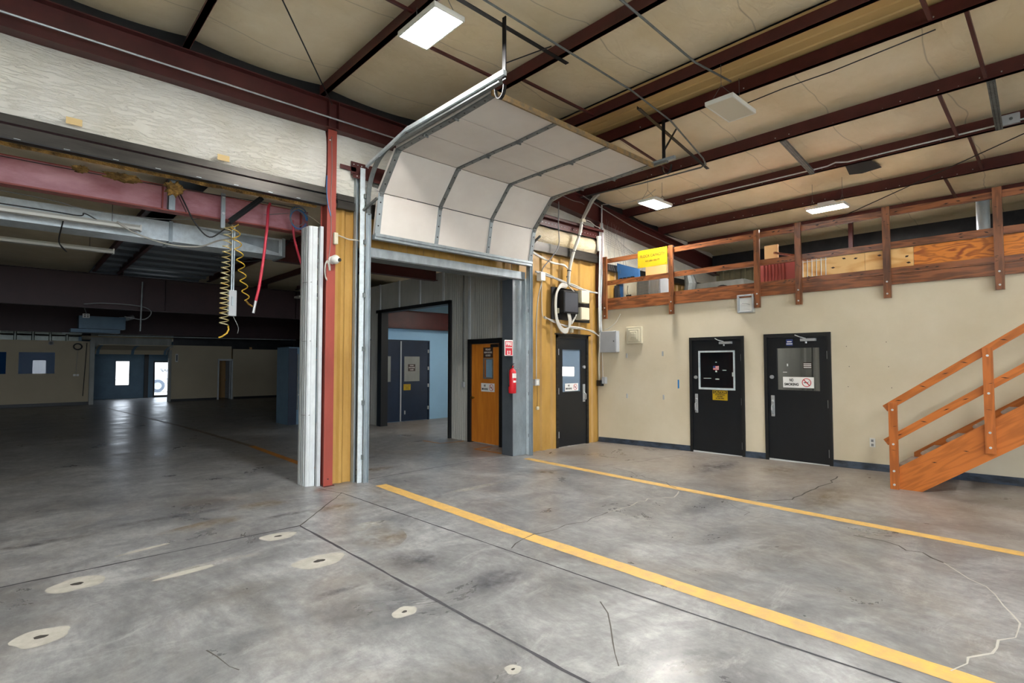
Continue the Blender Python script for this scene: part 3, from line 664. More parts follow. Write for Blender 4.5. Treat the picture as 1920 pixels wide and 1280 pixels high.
struct('wall_north', MB().box(-7.9, -1.3, 27.2, 27.3, 0, 2.52).box(-1.3, 1.2, 27.2, 27.3, 0, 1.25).box(-1.3, 1.2, 27.2, 27.3, 2.06, 2.52).box(-.17, .17, 27.2, 27.3, 1.25, 2.06).box(1.2, 2.3, 27.2, 27.3, 0, 2.52).box(4.95, 6.86, 26.9, 27.0, 0, 2.42).box(6.86, 7.4, 26.95, 27.05, 1.78, 2.42).box(7.45, 9.6, 26.9, 27.0, 0, 2.3), 'far_beige')
struct('wall_north', MB().box(9.6, 12.3, 25.2, 25.3, 0, 4.1).box(5.1, 9.6, 27.05, 27.1, 2.3, 4.1), 'black_steel')
struct('wall_north', MB().extr(ribs(-7.9, 2.0, 27.35, pitch=.5, flat=.4), 'z', 2.5, 4.1), 'carpet_tin')
struct('wall_north', MB().box(2.3, 5.1, 27.4, 27.5, 2.3, 4.1), 'under_grey')
struct('baseboard_north', MB().box(-7.9, 2.25, 27.17, 27.2, 0, .12).box(4.98, 6.8, 26.87, 26.9, 0, .1).box(7.5, 9.6, 26.87, 26.9, 0, .1), 'black')
struct('wall_closet', MB().box(6.6, 8.2, 28.3, 28.4, 0, 2.4).box(6.5, 6.6, 27.0, 28.4, 0, 2.4).box(8.2, 8.3, 27.0, 28.4, 0, 2.4), 'tan_board')
struct('wall_showroom', MB().box(2.0, 3.5, 30.8, 30.9, 0, 2.7).box(3.5, 4.06, 30.8, 30.9, 0, .6).box(3.5, 4.06, 30.8, 30.9, 1.76, 2.7).box(4.06, 5.0, 30.8, 30.9, 0, 2.7).box(5.0, 5.95, 30.8, 30.9, 1.75, 2.7).box(5.95, 6.6, 30.8, 30.9, 0, 2.7), 'blue_dark')
struct('wall_showroom', MB().box(1.9, 2.0, 27.3, 30.9, 0, 2.7).box(6.5, 6.6, 28.4, 30.9, 0, 2.7), 'blue_dark')
struct('ceiling', MB().box(-7.9, 8.3, 27.35, 31, 2.7, 2.76), 'far_beige')
struct('trim_7', MB().box(4.62, 4.78, 30.66, 30.8, 0, 2.7), 'black_frame')
struct('trim_8', MB().box(2.25, 2.4, 27.0, 27.3, 0, 2.55).box(4.9, 5.0, 26.8, 27.0, 0, 2.2), 'under_grey')
struct('trim_9', MB().box(7.38, 7.45, 26.86, 27.0, 0, 1.8).box(6.82, 6.88, 26.86, 27.0, 0, 1.8).box(6.82, 7.45, 26.86, 27.0, 1.76, 1.84), 'white_sheet')
# room left of the opening, behind the two far windows
struct('wall_lobby', MB().box(-7.9, 2.0, 30.8, 30.9, 0, .9).box(-7.9, .61, 30.8, 30.9, .9, 2.7).box(1.1, 1.9, 30.8, 30.9, .9, 2.7).box(.61, 1.1, 30.8, 30.9, 1.8, 2.7), 'blue_dark')
# wall_north windows (frames on the beige wall with blue glass), windows 1-4
def window(name, x0, x1, z0, z1, y, fw, mglass, mframe='white_sheet'):
    r = sempty(name, ((x0+x1)/2, y, z0))
    f = MB().box(x0-fw, x0, y-.03, y+.03, z0-fw, z1+fw).box(x1, x1+fw, y-.03, y+.03, z0-fw, z1+fw).box(x0, x1, y-.03, y+.03, z1, z1+fw).box(x0, x1, y-.03, y+.03, z0-fw, z0)
    f.build('window_frame', mframe, r); MB().box(x0, x1, y, y+.006, z0, z1).build('window_pane', mglass, r); return r
window('window_1', .17, 1.2, 1.25, 2.06, 27.18, .1, 'glass_blue', 'far_beige')
window('window_2', -1.3, -.17, 1.25, 2.06, 27.18, .1, 'glass_blue', 'far_beige')
window('window_3', 3.53, 4.03, .63, 1.73, 30.78, .03, 'glass', 'black_frame')
window('window_4', .64, 1.07, .93, 1.77, 30.78, .03, 'glass', 'black_frame')
# glass entrance door with its dark emblem
d4 = sempty('door_4', (5.45, 30.8, 0))
MB().box(5.0, 5.06, 30.76, 30.84, 0, 1.75).box(5.88, 5.95, 30.76, 30.84, 0, 1.75).box(5.06, 5.88, 30.76, 30.84, 1.68, 1.75).box(5.06, 5.88, 30.76, 30.84, 0, .1).build('door_frame', 'black_frame', d4)
MB().box(5.06, 5.88, 30.8, 30.806, .1, 1.68).build('window_pane', 'glass', d4)
MB().bar((5.5, 30.74, .88), (5.85, 30.74, .88), .03, .03).build('push_bar', 'black', d4)
em = MB()
for a, b in (((5.28, 1.4), (5.36, 1.24)), ((5.33, 1.4), (5.40, 1.22)), ((5.40, 1.22), (5.48, 1.36)), ((5.48, 1.36), (5.55, 1.22)), ((5.43, 1.29), (5.54, 1.29)), ((5.55, 1.22), (5.62, 1.4)), ((5.60, 1.24), (5.68, 1.4))):
    em.bar((a[0], 30.79, a[1]), (b[0], 30.79, b[1]), .01, .022)
em.build('emblem', 'black', d4)
# sky light portals at the far windows and the glass entrance door
for nm, x0, x1, z0, z1, y in (('window_3', 3.53, 4.03, .63, 1.73, 31.1), ('window_4', .64, 1.07, .93, 1.77, 31.1), ('door_4', 5.06, 5.88, .1, 1.68, 31.1)):
    ld = bpy.data.lights.new('daylight portal', 'AREA'); ld.shape = 'RECTANGLE'; ld.size = x1-x0; ld.size_y = z1-z0
    ld.cycles.is_portal = True
    lo = bpy.data.objects.new('daylight_portal', ld); C.objects.link(lo); lo.location = ((x0+x1)/2, y, (z0+z1)/2); lo.rotation_euler = (-PI/2, 0, 0)
struct('ground', MB().box(-20, 40, 31, 70, -.1, -.02), 'outdoor')
v = thing('parked_vehicle', 'white vehicle outside the glass entrance door, front wheel showing', 'car', (6.2, 36, 0))
bd = MB().extr([(5.2, .45), (9.5, .45), (9.5, 1.1), (8.6, 1.2), (8.0, 1.75), (6.4, 1.8), (6.0, 1.2), (5.2, 1.05)], 'y', 36.1, 37.8, closed=True); bd.build('body', 'car_white', v, bevel=.08)
for x in (6.05, 8.7):
    wh = MB().disc((x, 36.05, .36), (0, 1, 0), .36, .24, 24).build('wheel', 'tyre', v); MB().disc((x, 35.92, .36), (0, 1, 0), .2, .03, 16).build('hub_cap', 'chrome', wh)

# ------------------------------------------------------------ roof steel
def zed(mb, x, zb, y0, y1, h=.2, t=.012, fl=.065, left=True):
    s = -1 if left else 1
    mb.box(x-t/2, x+t/2, y0, y1, zb, zb+h)
    mb.box(min(x, x+.065), max(x, x+.065), y0, y1, zb, zb+.006) if not left else mb.box(x-.065, x, y0, y1, zb, zb+.006)
    mb.box(x, x+.065, y0, y1, zb+h-.006, zb+h); mb.box(x-.065 if left else x+.059, x-.059 if left else x+.065, y0, y1, zb, zb+.018)
    return mb
plabel = {-.15: 'dark red roof purlin left of the lit lamp, farthest left one over the hall', 1.39: 'dark red roof purlin crossed by the thin bent conduit at top left',
    3.0: 'dark red roof purlin passing over the big lit lamp', 4.67: 'dark red roof purlin that the near door-track hanger bolts to',
    6.22: 'dark red roof purlin on the near side of the bare tan tin strip', 7.0: 'dark red roof purlin on the far side of the bare tan tin strip',
    8.57: 'dark red roof purlin just beyond the unlit lamp', 10.05: 'dark red roof purlin carrying the thin conduit and junction box',
    11.52: 'dark red roof purlin behind the dark roof patch', 12.95: 'dark red roof purlin nearest the mezzanine handrail top', }
for x in PX[3:-1]:
    zb = ztop(x)+.0
    mb = MB(); zed(mb, x, zb, -8.2, 7.1)
    mb.box(x-.066, x-.006, -8.2, 7.1, zb, zb+.006)
    p = tag(mb.build('roof_purlin', 'maroon'), plabel.get(x, 'dark red roof purlin beyond the left edge of the hall ceiling'), 'beam', 'roof purlins of the front hall')
    if x > 6.9:
        sc_ = MB()
        yv = -.6
        random.seed(int(x*10))
        while yv < 6.6:
            if random.random() < .62: sc_.disc((x-.012, yv, zb+.035+random.choice((0, 0, .03))), (1, 0, 0), .008, .008, 6)
            yv += .2
        sc_.each('screw', 'screw', p)
random.seed(9)
# rafter above wall A
r = thing('rafter', 'deep dark red steel rafter running along the top of the door partition', 'beam', (3, 7.05, 4.87))
def rafterpart(x0, x1, name, f):
    mb = MB(); n = 1
    for a, b in ((x0, x1),): f(mb, a, b)
    return mb.build(name, 'maroon', r)
def quadbox(mb, xa, xb, za0, za1, zb0, zb1, y0, y1):
    i = len(mb.v)
    for x, z0, z1 in ((xa, za0, za1), (xb, zb0, zb1)): mb.v += [(x, y0, z0), (x, y1, z0), (x, y1, z1), (x, y0, z1)]
    for q in ((0, 3, 2, 1), (4, 5, 6, 7), (0, 1, 5, 4), (1, 2, 6, 5), (2, 3, 7, 6), (3, 0, 4, 7)): mb.f.append(tuple(i+k for k in q))
web, bf, tf = MB(), MB(), MB()
for a, b in ((-7.9, 6.6), (6.6, 14.4)):
    quadbox(web, a, b, zflange(a), ztop(a), zflange(b), ztop(b), 7.04, 7.055)
    quadbox(bf, a, b, zflange(a)-.012, zflange(a), zflange(b)-.012, zflange(b), 6.95, 7.13)
    quadbox(tf, a, b, ztop(a)-.012, ztop(a), ztop(b)-.012, ztop(b), 6.95, 7.13)
web.build('web', 'maroon', r); bf.build('bottom_flange', 'maroon', r); tf.build('top_flange', 'maroon', r)
for x in (3.08, 3.22, 9.1): MB().box(x-.005, x+.005, 6.96, 7.04, zflange(x), ztop(x)-.012).build('stiffener', 'maroon', r)
t = MB().tube([(-7, 6.93, 4.98), (0, 6.93, 4.985), (4.4, 6.93, 4.99)], .011, 6)
c = tag(t.build('conduit', 'galv_bright', smooth=True), 'thin bright conduit clipped along the face of the deep rafter', 'conduit')
# columns
def hcol(mb, x0, x1, y0, y1, z0, z1, t=.012):
    mb.box(x0, x1, y0, y0+t, z0, z1).box(x0, x1, y1-t, y1, z0, z1).box((x0+x1)/2-t/2, (x0+x1)/2+t/2, y0+t, y1-t, z0, z1); return mb
col = thing('steel_column', 'bright red steel column beside the white ribbed post and ochre siding', 'column', (3.15, 7.05, 0))
MB().box(3.075, 3.20, 6.985, 7.0, 0, 4.85).build('flange', 'red', col)
MB().box(3.10, 3.112, 7.0, 7.2, 0, 4.85).build('web', 'red', col)
MB().box(3.08, 3.22, 7.2, 7.215, 0, 4.85).build('rear_flange', 'red', col)
MB().box(3.078, 3.22, 6.97, 7.2, 0, .012).disc((3.135, 6.98, .1), (0, 1, 0), .008, .01).build('base_plate', 'maroon', col)
MB().disc((3.1, 6.98, 4.7), (0, 1, 0), .01, .01).build('bolt', 'screw', col)
col = thing('steel_column', 'dark red steel column at the corner above the mezzanine railing', 'column', (9.1, 7.0, 2.9))
MB().box(9.03, 9.17, 6.97, 6.985, 2.82, 4.6).build('flange', 'red', col); MB().box(9.02, 9.03, 6.985, 7.1, 2.82, 4.6).build('web', 'maroon', col)
# white ribbed jamb post
po = thing('ribbed_post', 'white ribbed sheet metal post left of the bright red column', 'post', (2.97, 7.25, 0))
pr = [(2.90, 7.42), (2.895, 7.36), (2.90, 7.345), (2.895, 7.29), (2.9, 7.275), (2.897, 7.23), (2.905, 7.215), (2.905, 7.18), (2.92, 7.165), (2.95, 7.16), (2.955, 7.155), (2.99, 7.15), (3.02, 7.15), (3.02, 7.42)]
MB().extr(pr, 'z', 0, 3.52, closed=True).build('sheet', 'white_sheet', po)
MB().box(3.03, 3.075, 7.09, 7.15, 0, 3.52).build('edge_trim', 'white_sheet', po)
mb = MB()
for z in (.95, 1.95, 2.75): mb.tube([(2.884, 7.3, z), (2.9, 7.2, z), (2.95, 7.15, z)], .004, 5)
mb.build('seam', 'grey_cable', po)

# girts (red Z pieces) at each side of the overhead door
g = MB().box(3.42, 4.1, 7.0, 7.012, 4.3, 4.5).box(3.42, 4.1, 6.94, 7.0, 4.3, 4.312).box(3.42, 4.1, 6.94, 6.952, 4.25, 4.31).box(3.26, 3.5, 7.0, 7.01, 4.36, 4.42)
g_ = tag(g.build('wall_girt', 'maroon'), 'short torn dark red girt beside the top of the left door jamb', 'beam')
mb = MB()
for x in (3.48, 3.54, 3.6, 3.7): mb.disc((x, 6.935, 4.28), (0, 1, 0), .009, .008, 6).disc((x-.02, 6.995, 4.46), (0, 1, 0), .008, .008, 6)
mb.each('bolt', 'screw', g_)
g = MB().box(7.0, 9.05, 6.98, 6.992, 4.27, 4.45).box(7.0, 9.05, 6.88, 6.98, 4.44, 4.452).box(7.0, 9.05, 6.88, 6.892, 4.40, 4.45)
g_ = tag(g.build('wall_girt', 'maroon'), 'long dark red girt above the rolled tan insulation, right of the overhead door', 'beam')
mb = MB(); x = 7.2
while x < 8.95: mb.disc((x, 6.975, 4.33), (0, 1, 0), .007, .006, 6); x += .09
mb.each('bolt', 'screw', g_)

# sag angles between purlins, galvanised struts, long rod
def roofbar(name, a, b, w_, h_, m, label, cat, **k):
    return tag(MB().bar(a, b, w_, h_).build(name, m), label, cat, **k)
for (x0, x1, y), lb in (((1.39, 3.0, 4.72), 'dark sag angle between purlins left of the lit lamp'), ((3.0, 4.67, 5.12), 'dark sag angle running from the lit lamp towards the track end'),
                        ((4.67, 6.22, 4.9), 'dark sag angle above the raised overhead door'), ((7.0, 8.57, 5.05), 'dark sag angle right of the raised door top edge')):
    roofbar('sag_angle', (x0, y, ztop(x0)+.07), (x1, y, ztop(x1)+.07), .03, .03, 'maroon', lb, 'brace', group='sag angles between the purlins')
for (x0, x1, y), lb in (((6.22, 7.0, 1.02), 'red sag angle crossing the tan tin strip at the top edge'), ((7.0, 8.57, .74), 'red sag angle right of centre between the two purlins past the tin strip'),
                        ((8.57, 10.05, 1.2), 'red sag angle left of the perforated strut'), ((10.05, 11.52, 1.08), 'red sag angle above the stained insulation seam'), ((11.52, 12.95, 1.57), 'red sag angle nearest the mezzanine handrail')):
    roofbar('sag_angle', (x0, y, ztop(x0)+.03), (x1, y, ztop(x1)+.03), .035, .045, 'maroon', lb, 'brace', group='sag angles between the purlins')
for y, lb in ((3.1, 'perforated galvanised strut bridging two purlins right of the unlit lamp'), (.7, 'perforated galvanised strut ending at the junction box')):
    mb = MB(); a, b = Vector((8.57, y, ztop(8.57)-.01)), Vector((10.05, y+.05, ztop(10.05)+.0))
    mb.bar(a, b, .08, .012).bar(a+Vector((0, -.035, .02)), b+Vector((0, -.035, .02)), .008, .04).bar(a+Vector((0, .035, .02)), b+Vector((0, .035, .02)), .008, .04)
    s = tag(mb.build('galvanised_strut', 'galv_dull'), lb, 'strut')
    hl = MB(); n = 34
    for k in range(n):
        q = a.lerp(b, (k+.5)/n); hl.disc((q.x, q.y-.018, q.z-.008), (0, 0, 1), .007, .003, 6).disc((q.x, q.y+.018, q.z-.008), (0, 0, 1), .007, .003, 6)
    hl.build('hole_rows', 'black', s)
tag(MB().tube([(1.1, 4.3, 5.22), (3.12, 6.98, 5.2)], .008, 6).build('brace_rod', 'black_steel'), 'thin dark brace rod slanting to the rafter above the red column', 'rod')
tag(MB().tube([(12.2, 3.7, 4.5), (11.87, 2.99, 4.6), (10.24, .51, 4.85), (9.6, -.5, 4.96)], .008, 6).build('brace_rod', 'black_steel'), 'thin dark brace rod slanting under the purlins at upper right', 'rod')
tag(MB().tube([(.7, 5.0, 5.23), (1.25, 5.55, 5.23), (1.36, 5.7, 5.22), (1.42, 5.68, 5.23), (1.45, 5.3, 5.3)], .012, 6).build('conduit', 'galv_dull', smooth=True), 'bent thin conduit strapped under a purlin at the upper left', 'conduit')
tag(MB().tube([(-1, 3.92, 5.2), (3.31, 3.92, 5.2), (5.8, 3.95, 5.2), (6.9, 4.03, 5.17), (8.2, 4.2, 5.0), (8.42, 4.27, 4.98), (8.5, 4.4, 4.98), (8.5, 5.6, 5.0), (8.45, 7.0, 5.05)], .013, 6).build('conduit', 'galv_dull', smooth=True), 'long conduit under the purlins bending back at the second track hanger', 'conduit')
tag(MB().tube([(2.5, 3.0, 5.2), (4.3, 3.01, 5.2), (5.8, 3.06, 5.2), (6.5, 2.95, 5.18)], .014, 6).build('conduit', 'galv_dull', smooth=True), 'straight conduit running to the unlit lamp', 'conduit')
tag(MB().tube([(6.75, 2.9, 4.95), (7.0, 2.5, 5.1), (7.05, 2.0, 5.12), (7.1, 1.0, 5.2)], .007, 6).build('power_cord', 'black_cable', smooth=True), 'black cord from the unlit lamp to the purlin', 'cable')
cd = MB().tube([(9.98, 5.5, 4.98), (9.98, 3.74, 4.97), (9.98, 2.9, 4.97), (9.98, 2.78, 5.0), (9.98, 2.6, 4.96), (9.98, .5, 4.97), (9.98, -3, 4.97)], .012, 6)
tag(cd.build('conduit', 'galv_bright', smooth=True), 'thin bright conduit along the purlin with the junction box', 'conduit')
jb = thing('junction_box', 'pale grey junction box on the purlin at the right edge', 'junction box', (9.97, .62, 4.95))
MB().box(9.93, 9.99, .53, .72, 4.93, 5.07).build('box', 'grey_box', jb, bevel=.008); MB().disc((9.925, .62, 5.0), (1, 0, 0), .02, .01).build('knockout', 'galv_dull', jb)
pt = MB(); z = lambda x: ztop(x)+.13
pt.poly([(10.25, 2.72, z(10.25)), (10.75, 2.78, z(10.75)), (10.82, 2.6, z(10.8)), (10.76, 2.3, z(10.7)), (10.25, 2.38, z(10.25))])
tag(pt.build('roof_patch', 'dark_fabric', solid=.01), 'black mesh patch on the ceiling insulation', 'patch')
st = MB().poly([(10.4, 1.75, z(10.4)-.01), (11.2, 1.7, z(11.2)-.01), (11.3, 1.85, z(11.3)-.01), (10.4, 1.95, z(10.4)-.01)])

# ------------------------------------------------------------ overhead door, tracks, jambs
od = thing('overhead_door', 'white sectional overhead door raised and curving back under the roof', 'garage door', (5.2, 6.6, 3.45))
path = [(6.78, 3.45), (6.67, 4.03), (6.22, 4.51), (5.56, 4.52), (4.93, 4.52), (4.27, 4.54)]
X0, X1 = 3.67, 6.79
for k in range(5):
    a, b = Vector((0, *path[k])), Vector((0, *path[k+1])); d = (b-a).normalized(); n = Vector((0, d.z, -d.y))   # outward (away from the hall)
    n = Vector((0, d.z, -d.y)); n = n if n.z > 0 or (abs(n.z) < .3 and n.y > 0) else -n
    a2, b2 = a+d*.006, b-d*.006
    mb = MB(); i = 0
    for x in (X0, X1): mb.v += [(x, *a2[1:]), (x, *b2[1:]), (x, *(b2+n*.045)[1:]), (x, *(a2+n*.045)[1:])]
    for q in ((0, 1, 2, 3), (7, 6, 5, 4), (0, 4, 5, 1), (1, 5, 6, 2), (2, 6, 7, 3), (3, 7, 4, 0)): mb.f.append(q)
    sec = mb.build('door_section', 'door_white', od)
    for x, w_ in ((X0+.04, .08), (4.715, .06), (5.75, .06), (X1-.04, .08)):
        m_ = MB(); m_.bar((x, *(a2-n*.008)[1:]), (x, *(b2-n*.008)[1:]), w_, .016, up=tuple(n))
        s = m_.build('stile', 'galv_dull' if k else 'galv', sec)
        hm = MB()
        for t in (.22, .5, .78):
            q = a2.lerp(b2, t)-n*.017; hm.disc((x, q.y, q.z), n, .011, .003, 8)
        hm.each('bolt_hole', 'black', s)
        if k < 4:
            q = b-n*.025; MB().bar((x, *(b-d*.05-n*.022)[1:]), (x, *(b+d*.05-n*.022)[1:]), .05, .012, up=tuple(n)).tube([(x-.03, q.y, q.z-.012), (x+.03, q.y, q.z-.012)], .013, 6).build('hinge', 'galv_dull', s)
MB().box(X0, X1, 6.76, 6.84, 3.39, 3.46).box(X0, X1, 6.74, 6.76, 3.43, 3.47).build('bottom_rail', 'galv', od)
MB().box(X0, X1, 4.245, 4.27, 4.51, 4.575).build('top_edge_strip', 'raw_edge', od, label='brown raw edge strip along the top of the door')
def track(name, x, side, label):
    t = thing(name, label, 'door track', (x, 6.8, 0))
    s = side
    def profile_bar(mb, a, b, up): mb.bar(a, b, .055, .028, up)
    mb = MB().box(x-.03, x+.03, 6.86, 6.868, .0, 3.75).box(x-.03, x-.024, 6.82, 6.86, 0, 3.75).box(x+.024, x+.03, 6.82, 6.86, 0, 3.75)
    mb.build('vertical_track', 'galv', t)
    pts = []; R = .62; cy, cz = 6.86-R, 3.93
    for k in range(13):
        q = PI/2*k/12; pts.append((x, cy+R*math.cos(q), cz+R*math.sin(q)))
    pts = [(x, 6.85, 3.74)]+pts+[(x, 4.05, 4.56)]
    c1 = MB()
    for a, b in zip(pts, pts[1:]): c1.bar(a, b, .055, .035, up=(0, 0, 1) if abs(a[2]-b[2]) < .3*abs(a[1]-b[1]) else (0, 1, 0))
    c1.build('curved_track', 'galv_dull', t)
    MB().bar((x+s*.035, 6.85, 4.42), (x+s*.035, 5.75, 4.62), .035, .035).bar((x+s*.035, 5.8, 4.6), (x+s*.035, 3.95, 4.6), .05, .05).build('track_angle', 'galv_bright' if s < 0 else 'galv', t)
    # stop bumper loop at the end of the track
    lp = MB(); pp = []
    for k in range(11):
        q = PI*k/10; pp.append((x, 4.06+.07*math.cos(q)*1, 4.5-.12*math.sin(q)))
    for a, b in zip(pp, pp[1:]): lp.bar(a, b, .04, .01, up=(0, 0, 1) if abs(a[2]-b[2]) < abs(a[1]-b[1]) else (0, 1, 0))
    lp.build('stop_bumper', 'black_steel', t)
    ja = MB().box(x+s*.03-.004, x+s*.03+.004, 6.9, 6.99, 0, 4.4).box(min(x+s*.03, x+s*.1), max(x+s*.03, x+s*.1), 6.9, 6.908, 0, 4.4)
    ja.build('jamb_angle', 'galv_bright', t)
    for zz in (.35, 1.1, 1.85, 2.6, 3.35, 4.0):
        MB().box(min(x, x+s*.05), max(x, x+s*.05), 6.862, 6.91, zz-.03, zz+.03).build('track_bracket', 'galv_dull', t)
    MB().bar((x+s*.05, 6.9, 3.8), (x, 6.6, 3.92), .03, .03).build('brace', 'galv_dull', t)
    return t
track('door_track', 3.615, -1, 'galvanised door track on the left jamb beside the ochre strip')
track('door_track', 6.84, 1, 'galvanised door track on the right jamb, beside the blue-grey post')
jm = thing('door_jamb', 'galvanised channel jamb left of the overhead door opening', 'jamb', (3.54, 7.05, 0))
MB().box(3.49, 3.56, 7.03, 7.045, 0, 4.28).box(3.49, 3.5, 6.97, 7.03, 0, 4.28).box(3.55, 3.56, 7.03, 7.25, 0, 3.3).build('channel', 'galv', jm)
jm = thing('door_jamb', 'wide blue-grey galvanised post right of the overhead door opening, extinguisher hung on it', 'jamb', (6.6, 7.05, 0))
MB().box(6.53, 6.545, 7.0, 7.27, 0, 3.2).build('side_plate', 'jamb_dark', jm)
MB().box(6.545, 6.88, 7.0, 7.02, 0, 3.2).box(6.6, 6.62, 7.02, 7.2, 0, 3.2).build('front_plate', 'galv', jm)
mb = MB()
for z in (.75, 1.55, 2.35, 2.75, 3.05):
    for x in (6.57, 6.62, 6.67): mb.disc((x, 6.998, z), (0, 1, 0), .006, .006, 6)
mb.each('rivet', 'screw', jm)
ln = thing('lintel', 'galvanised steel lintel across the overhead door opening', 'beam', (5.1, 7.05, 3.2))
MB().box(3.6, 6.78, 6.93, 6.945, 3.17, 3.30).build('face', 'galv', ln); MB().box(3.6, 6.78, 6.945, 7.25, 3.155, 3.17).box(3.6, 6.78, 6.945, 7.2, 3.29, 3.30).build('soffit', 'galv_dull', ln)
# torsion / hanger frames
def hanger(x, y, zt, bar0, bar1, tilt, label):
    h = thing('track_hanger', label, 'hanger', (x, y, 4.6))
    MB().bar(bar0, bar1, .05, .008, (0, 0, 1)).bar(Vector(bar0)+Vector((0, .025, .02)), Vector(bar1)+Vector((0, .025, .02)), .006, .045).build('angle_bar', 'black_steel', h)
    MB().bar((x, y, zt), (x, y, 4.54), .05, .012, (1, 0, 0)).bar((x+.02, y+.02, zt), (x+.02, y+.02, 4.62), .008, .045, (1, 0, 0)).build('drop_angle', 'black_steel', h)
    MB().bar((x+.01, y+.02, 4.72), (x+tilt, y+.05, zt+.02), .03, .01).build('diagonal_brace', 'black_steel', h)
hanger(3.6, 3.98, 5.2, (2.7, 4.1, 5.22), (4.75, 4.13, 5.22), .75, 'black angle hanger holding the near end of the left door track')
hanger(6.86, 4.12, 5.2, (6.3, 4.17, 5.2), (8.75, 4.4, 5.02), .45, 'black angle hanger holding the near end of the right door track')

# ------------------------------------------------------------ lamps
def lamp(c, long_axis, lit, label, cord=True, yaw=0., L=.62, W=.33, top=None):
    x, y, z = c
    t = thing('high_bay_lamp', label, 'lamp', (x, y, z))
    def B(mb, u0, u1, v0, v1, z0, z1):
        if long_axis == 'y': return mb.box(x+v0, x+v1, y+u0, y+u1, z+z0, z+z1)
        return mb.box(x+u0, x+u1, y+v0, y+v1, z+z0, z+z1)
    h = MB(); B(h, -L/2, L/2, -W/2, W/2, .012, .05); B(h, -L/2-.012, L/2+.012, -W/2-.012, -W/2+.008, -.004, .05); B(h, -L/2-.012, L/2+.012, W/2-.008, W/2+.012, -.004, .05)
    B(h, -L/2-.012, -L/2+.008, -W/2, W/2, -.004, .05); B(h, L/2-.008, L/2+.012, -W/2, W/2, -.004, .05)
    h.build('housing', 'strip_white', t, bevel=.006)
    g = MB(); B(g, -L*.22, L*.22, -W*.3, W*.3, .05, .115); g.build('driver_box', 'white_plastic', t, bevel=.005)
    l = MB(); B(l, -L/2, L/2, -W/2, W/2, 0, .012); l.build('lens', 'lens_faint' if lit == 'faint' else 'lens_dim' if lit == 'dim' else 'lens_on' if lit else 'lens_off', t)
    zt = top if top else z+.35
    ch = MB()
    for u in (-L*.4, L*.4):
        p = (x, y+u, z+.05) if long_axis == 'y' else (x+u, y, z+.05)
        for sgn in (-1, 1):
            q = (p[0]+sgn*W*.42, p[1], p[2]) if long_axis == 'y' else (p[0], p[1]+sgn*W*.42, p[2])
            ch.tube([q, (p[0], p[1], min(z+.22, zt-.02))], .003, 4)
        ch.tube([(p[0], p[1], min(z+.22, zt-.02)), (p[0], p[1], zt)], .003, 4)
    ch.build('hanging_chain', 'galv_dull', t)
    return t
lamp((2.92, 4.31, 4.93), 'y', True, 'big lit high bay lamp at the top centre', top=5.27)
lamp((6.42, 2.92, 4.78), 'x', False, 'unlit white high bay lamp hanging below the ridge', top=5.27)
lamp((8.75, 5.45, 4.62), 'x', True, 'lit high bay lamp over the ochre corner, left of the two far ones', top=5.1)
lamp((10.95, 3.2, 4.5), 'y', True, 'lit high bay lamp over the mezzanine, right of the two far ones', top=5.06)
# same lamps farther back in the hall, behind the viewpoint
for c, ax in (((2.9, -.9, 4.93), 'y'), ((-1.6, 1.6, 4.93), 'y'), ((-1.6, -4, 4.93), 'y'), ((6.4, -3.4, 4.93), 'y')):
    lamp(c, ax, True, 'lit high bay lamp in the part of the hall behind the viewpoint', top=5.27)['group'] = 'lamps behind the viewpoint'
# ------------------------------------------------------------ rear bay: beams, duct, strip lights
def ibeam(name, label, x0, x1, y, z0, z1, m, fw=.18, mflange=None, stiff=()):
    t = thing(name, label, 'beam', ((x0+x1)/2, y, z0))
    MB().box(x0, x1, y-.006, y+.006, z0, z1).build('web', m, t); MB().box(x0, x1, y-fw/2, y+fw/2, z0-.012, z0+.006).build('bottom_flange', mflange or m, t)
    MB().box(x0, x1, y-fw/2 if m != 'pink' else y-.01, y+fw/2, z1-.012, z1).build('top_flange', mflange or m, t)
    for x in stiff: MB().box(x-.006, x+.006, y-fw/2+.01, y-.006, z0+.006, z1-.012).build('stiffener', mflange or m, t)
    return t
pb = ibeam('lintel_beam', 'weathered pinkish red steel beam behind the wide left opening', -7.5, 3.22, 8.0, 3.6, 3.93, 'pink', .16, 'red', (1.34, 3.1))
MB().box(1.39, 1.47, 7.9, 7.905, 3.6, 3.98).box(1.39, 1.4, 7.9, 7.98, 3.6, 3.98).build('hanging_strap', 'galv', pb)
ibeam('rafter', 'deep dark red rafter across the dim rear bay', -7.8, 10.2, 16.5, 3.0, 3.84, 'maroon_shaded', .2, None, (2.9, 6.3))
ibeam('rafter', 'farther dark red rafter low across the end of the rear bay', -7.8, 10.2, 24.0, 2.72, 3.9, 'maroon_shaded', .2)
ibeam('rafter', 'dark red rafter above the light blue wall beyond the corridor opening', 7.4, 12, 13.2, 2.64, 3.14, 'maroon', .2)
ibeam('rafter', 'dark red rafter seen under the lintel of the overhead door', 3.5, 7.1, 10.2, 3.55, 3.95, 'maroon', .16)
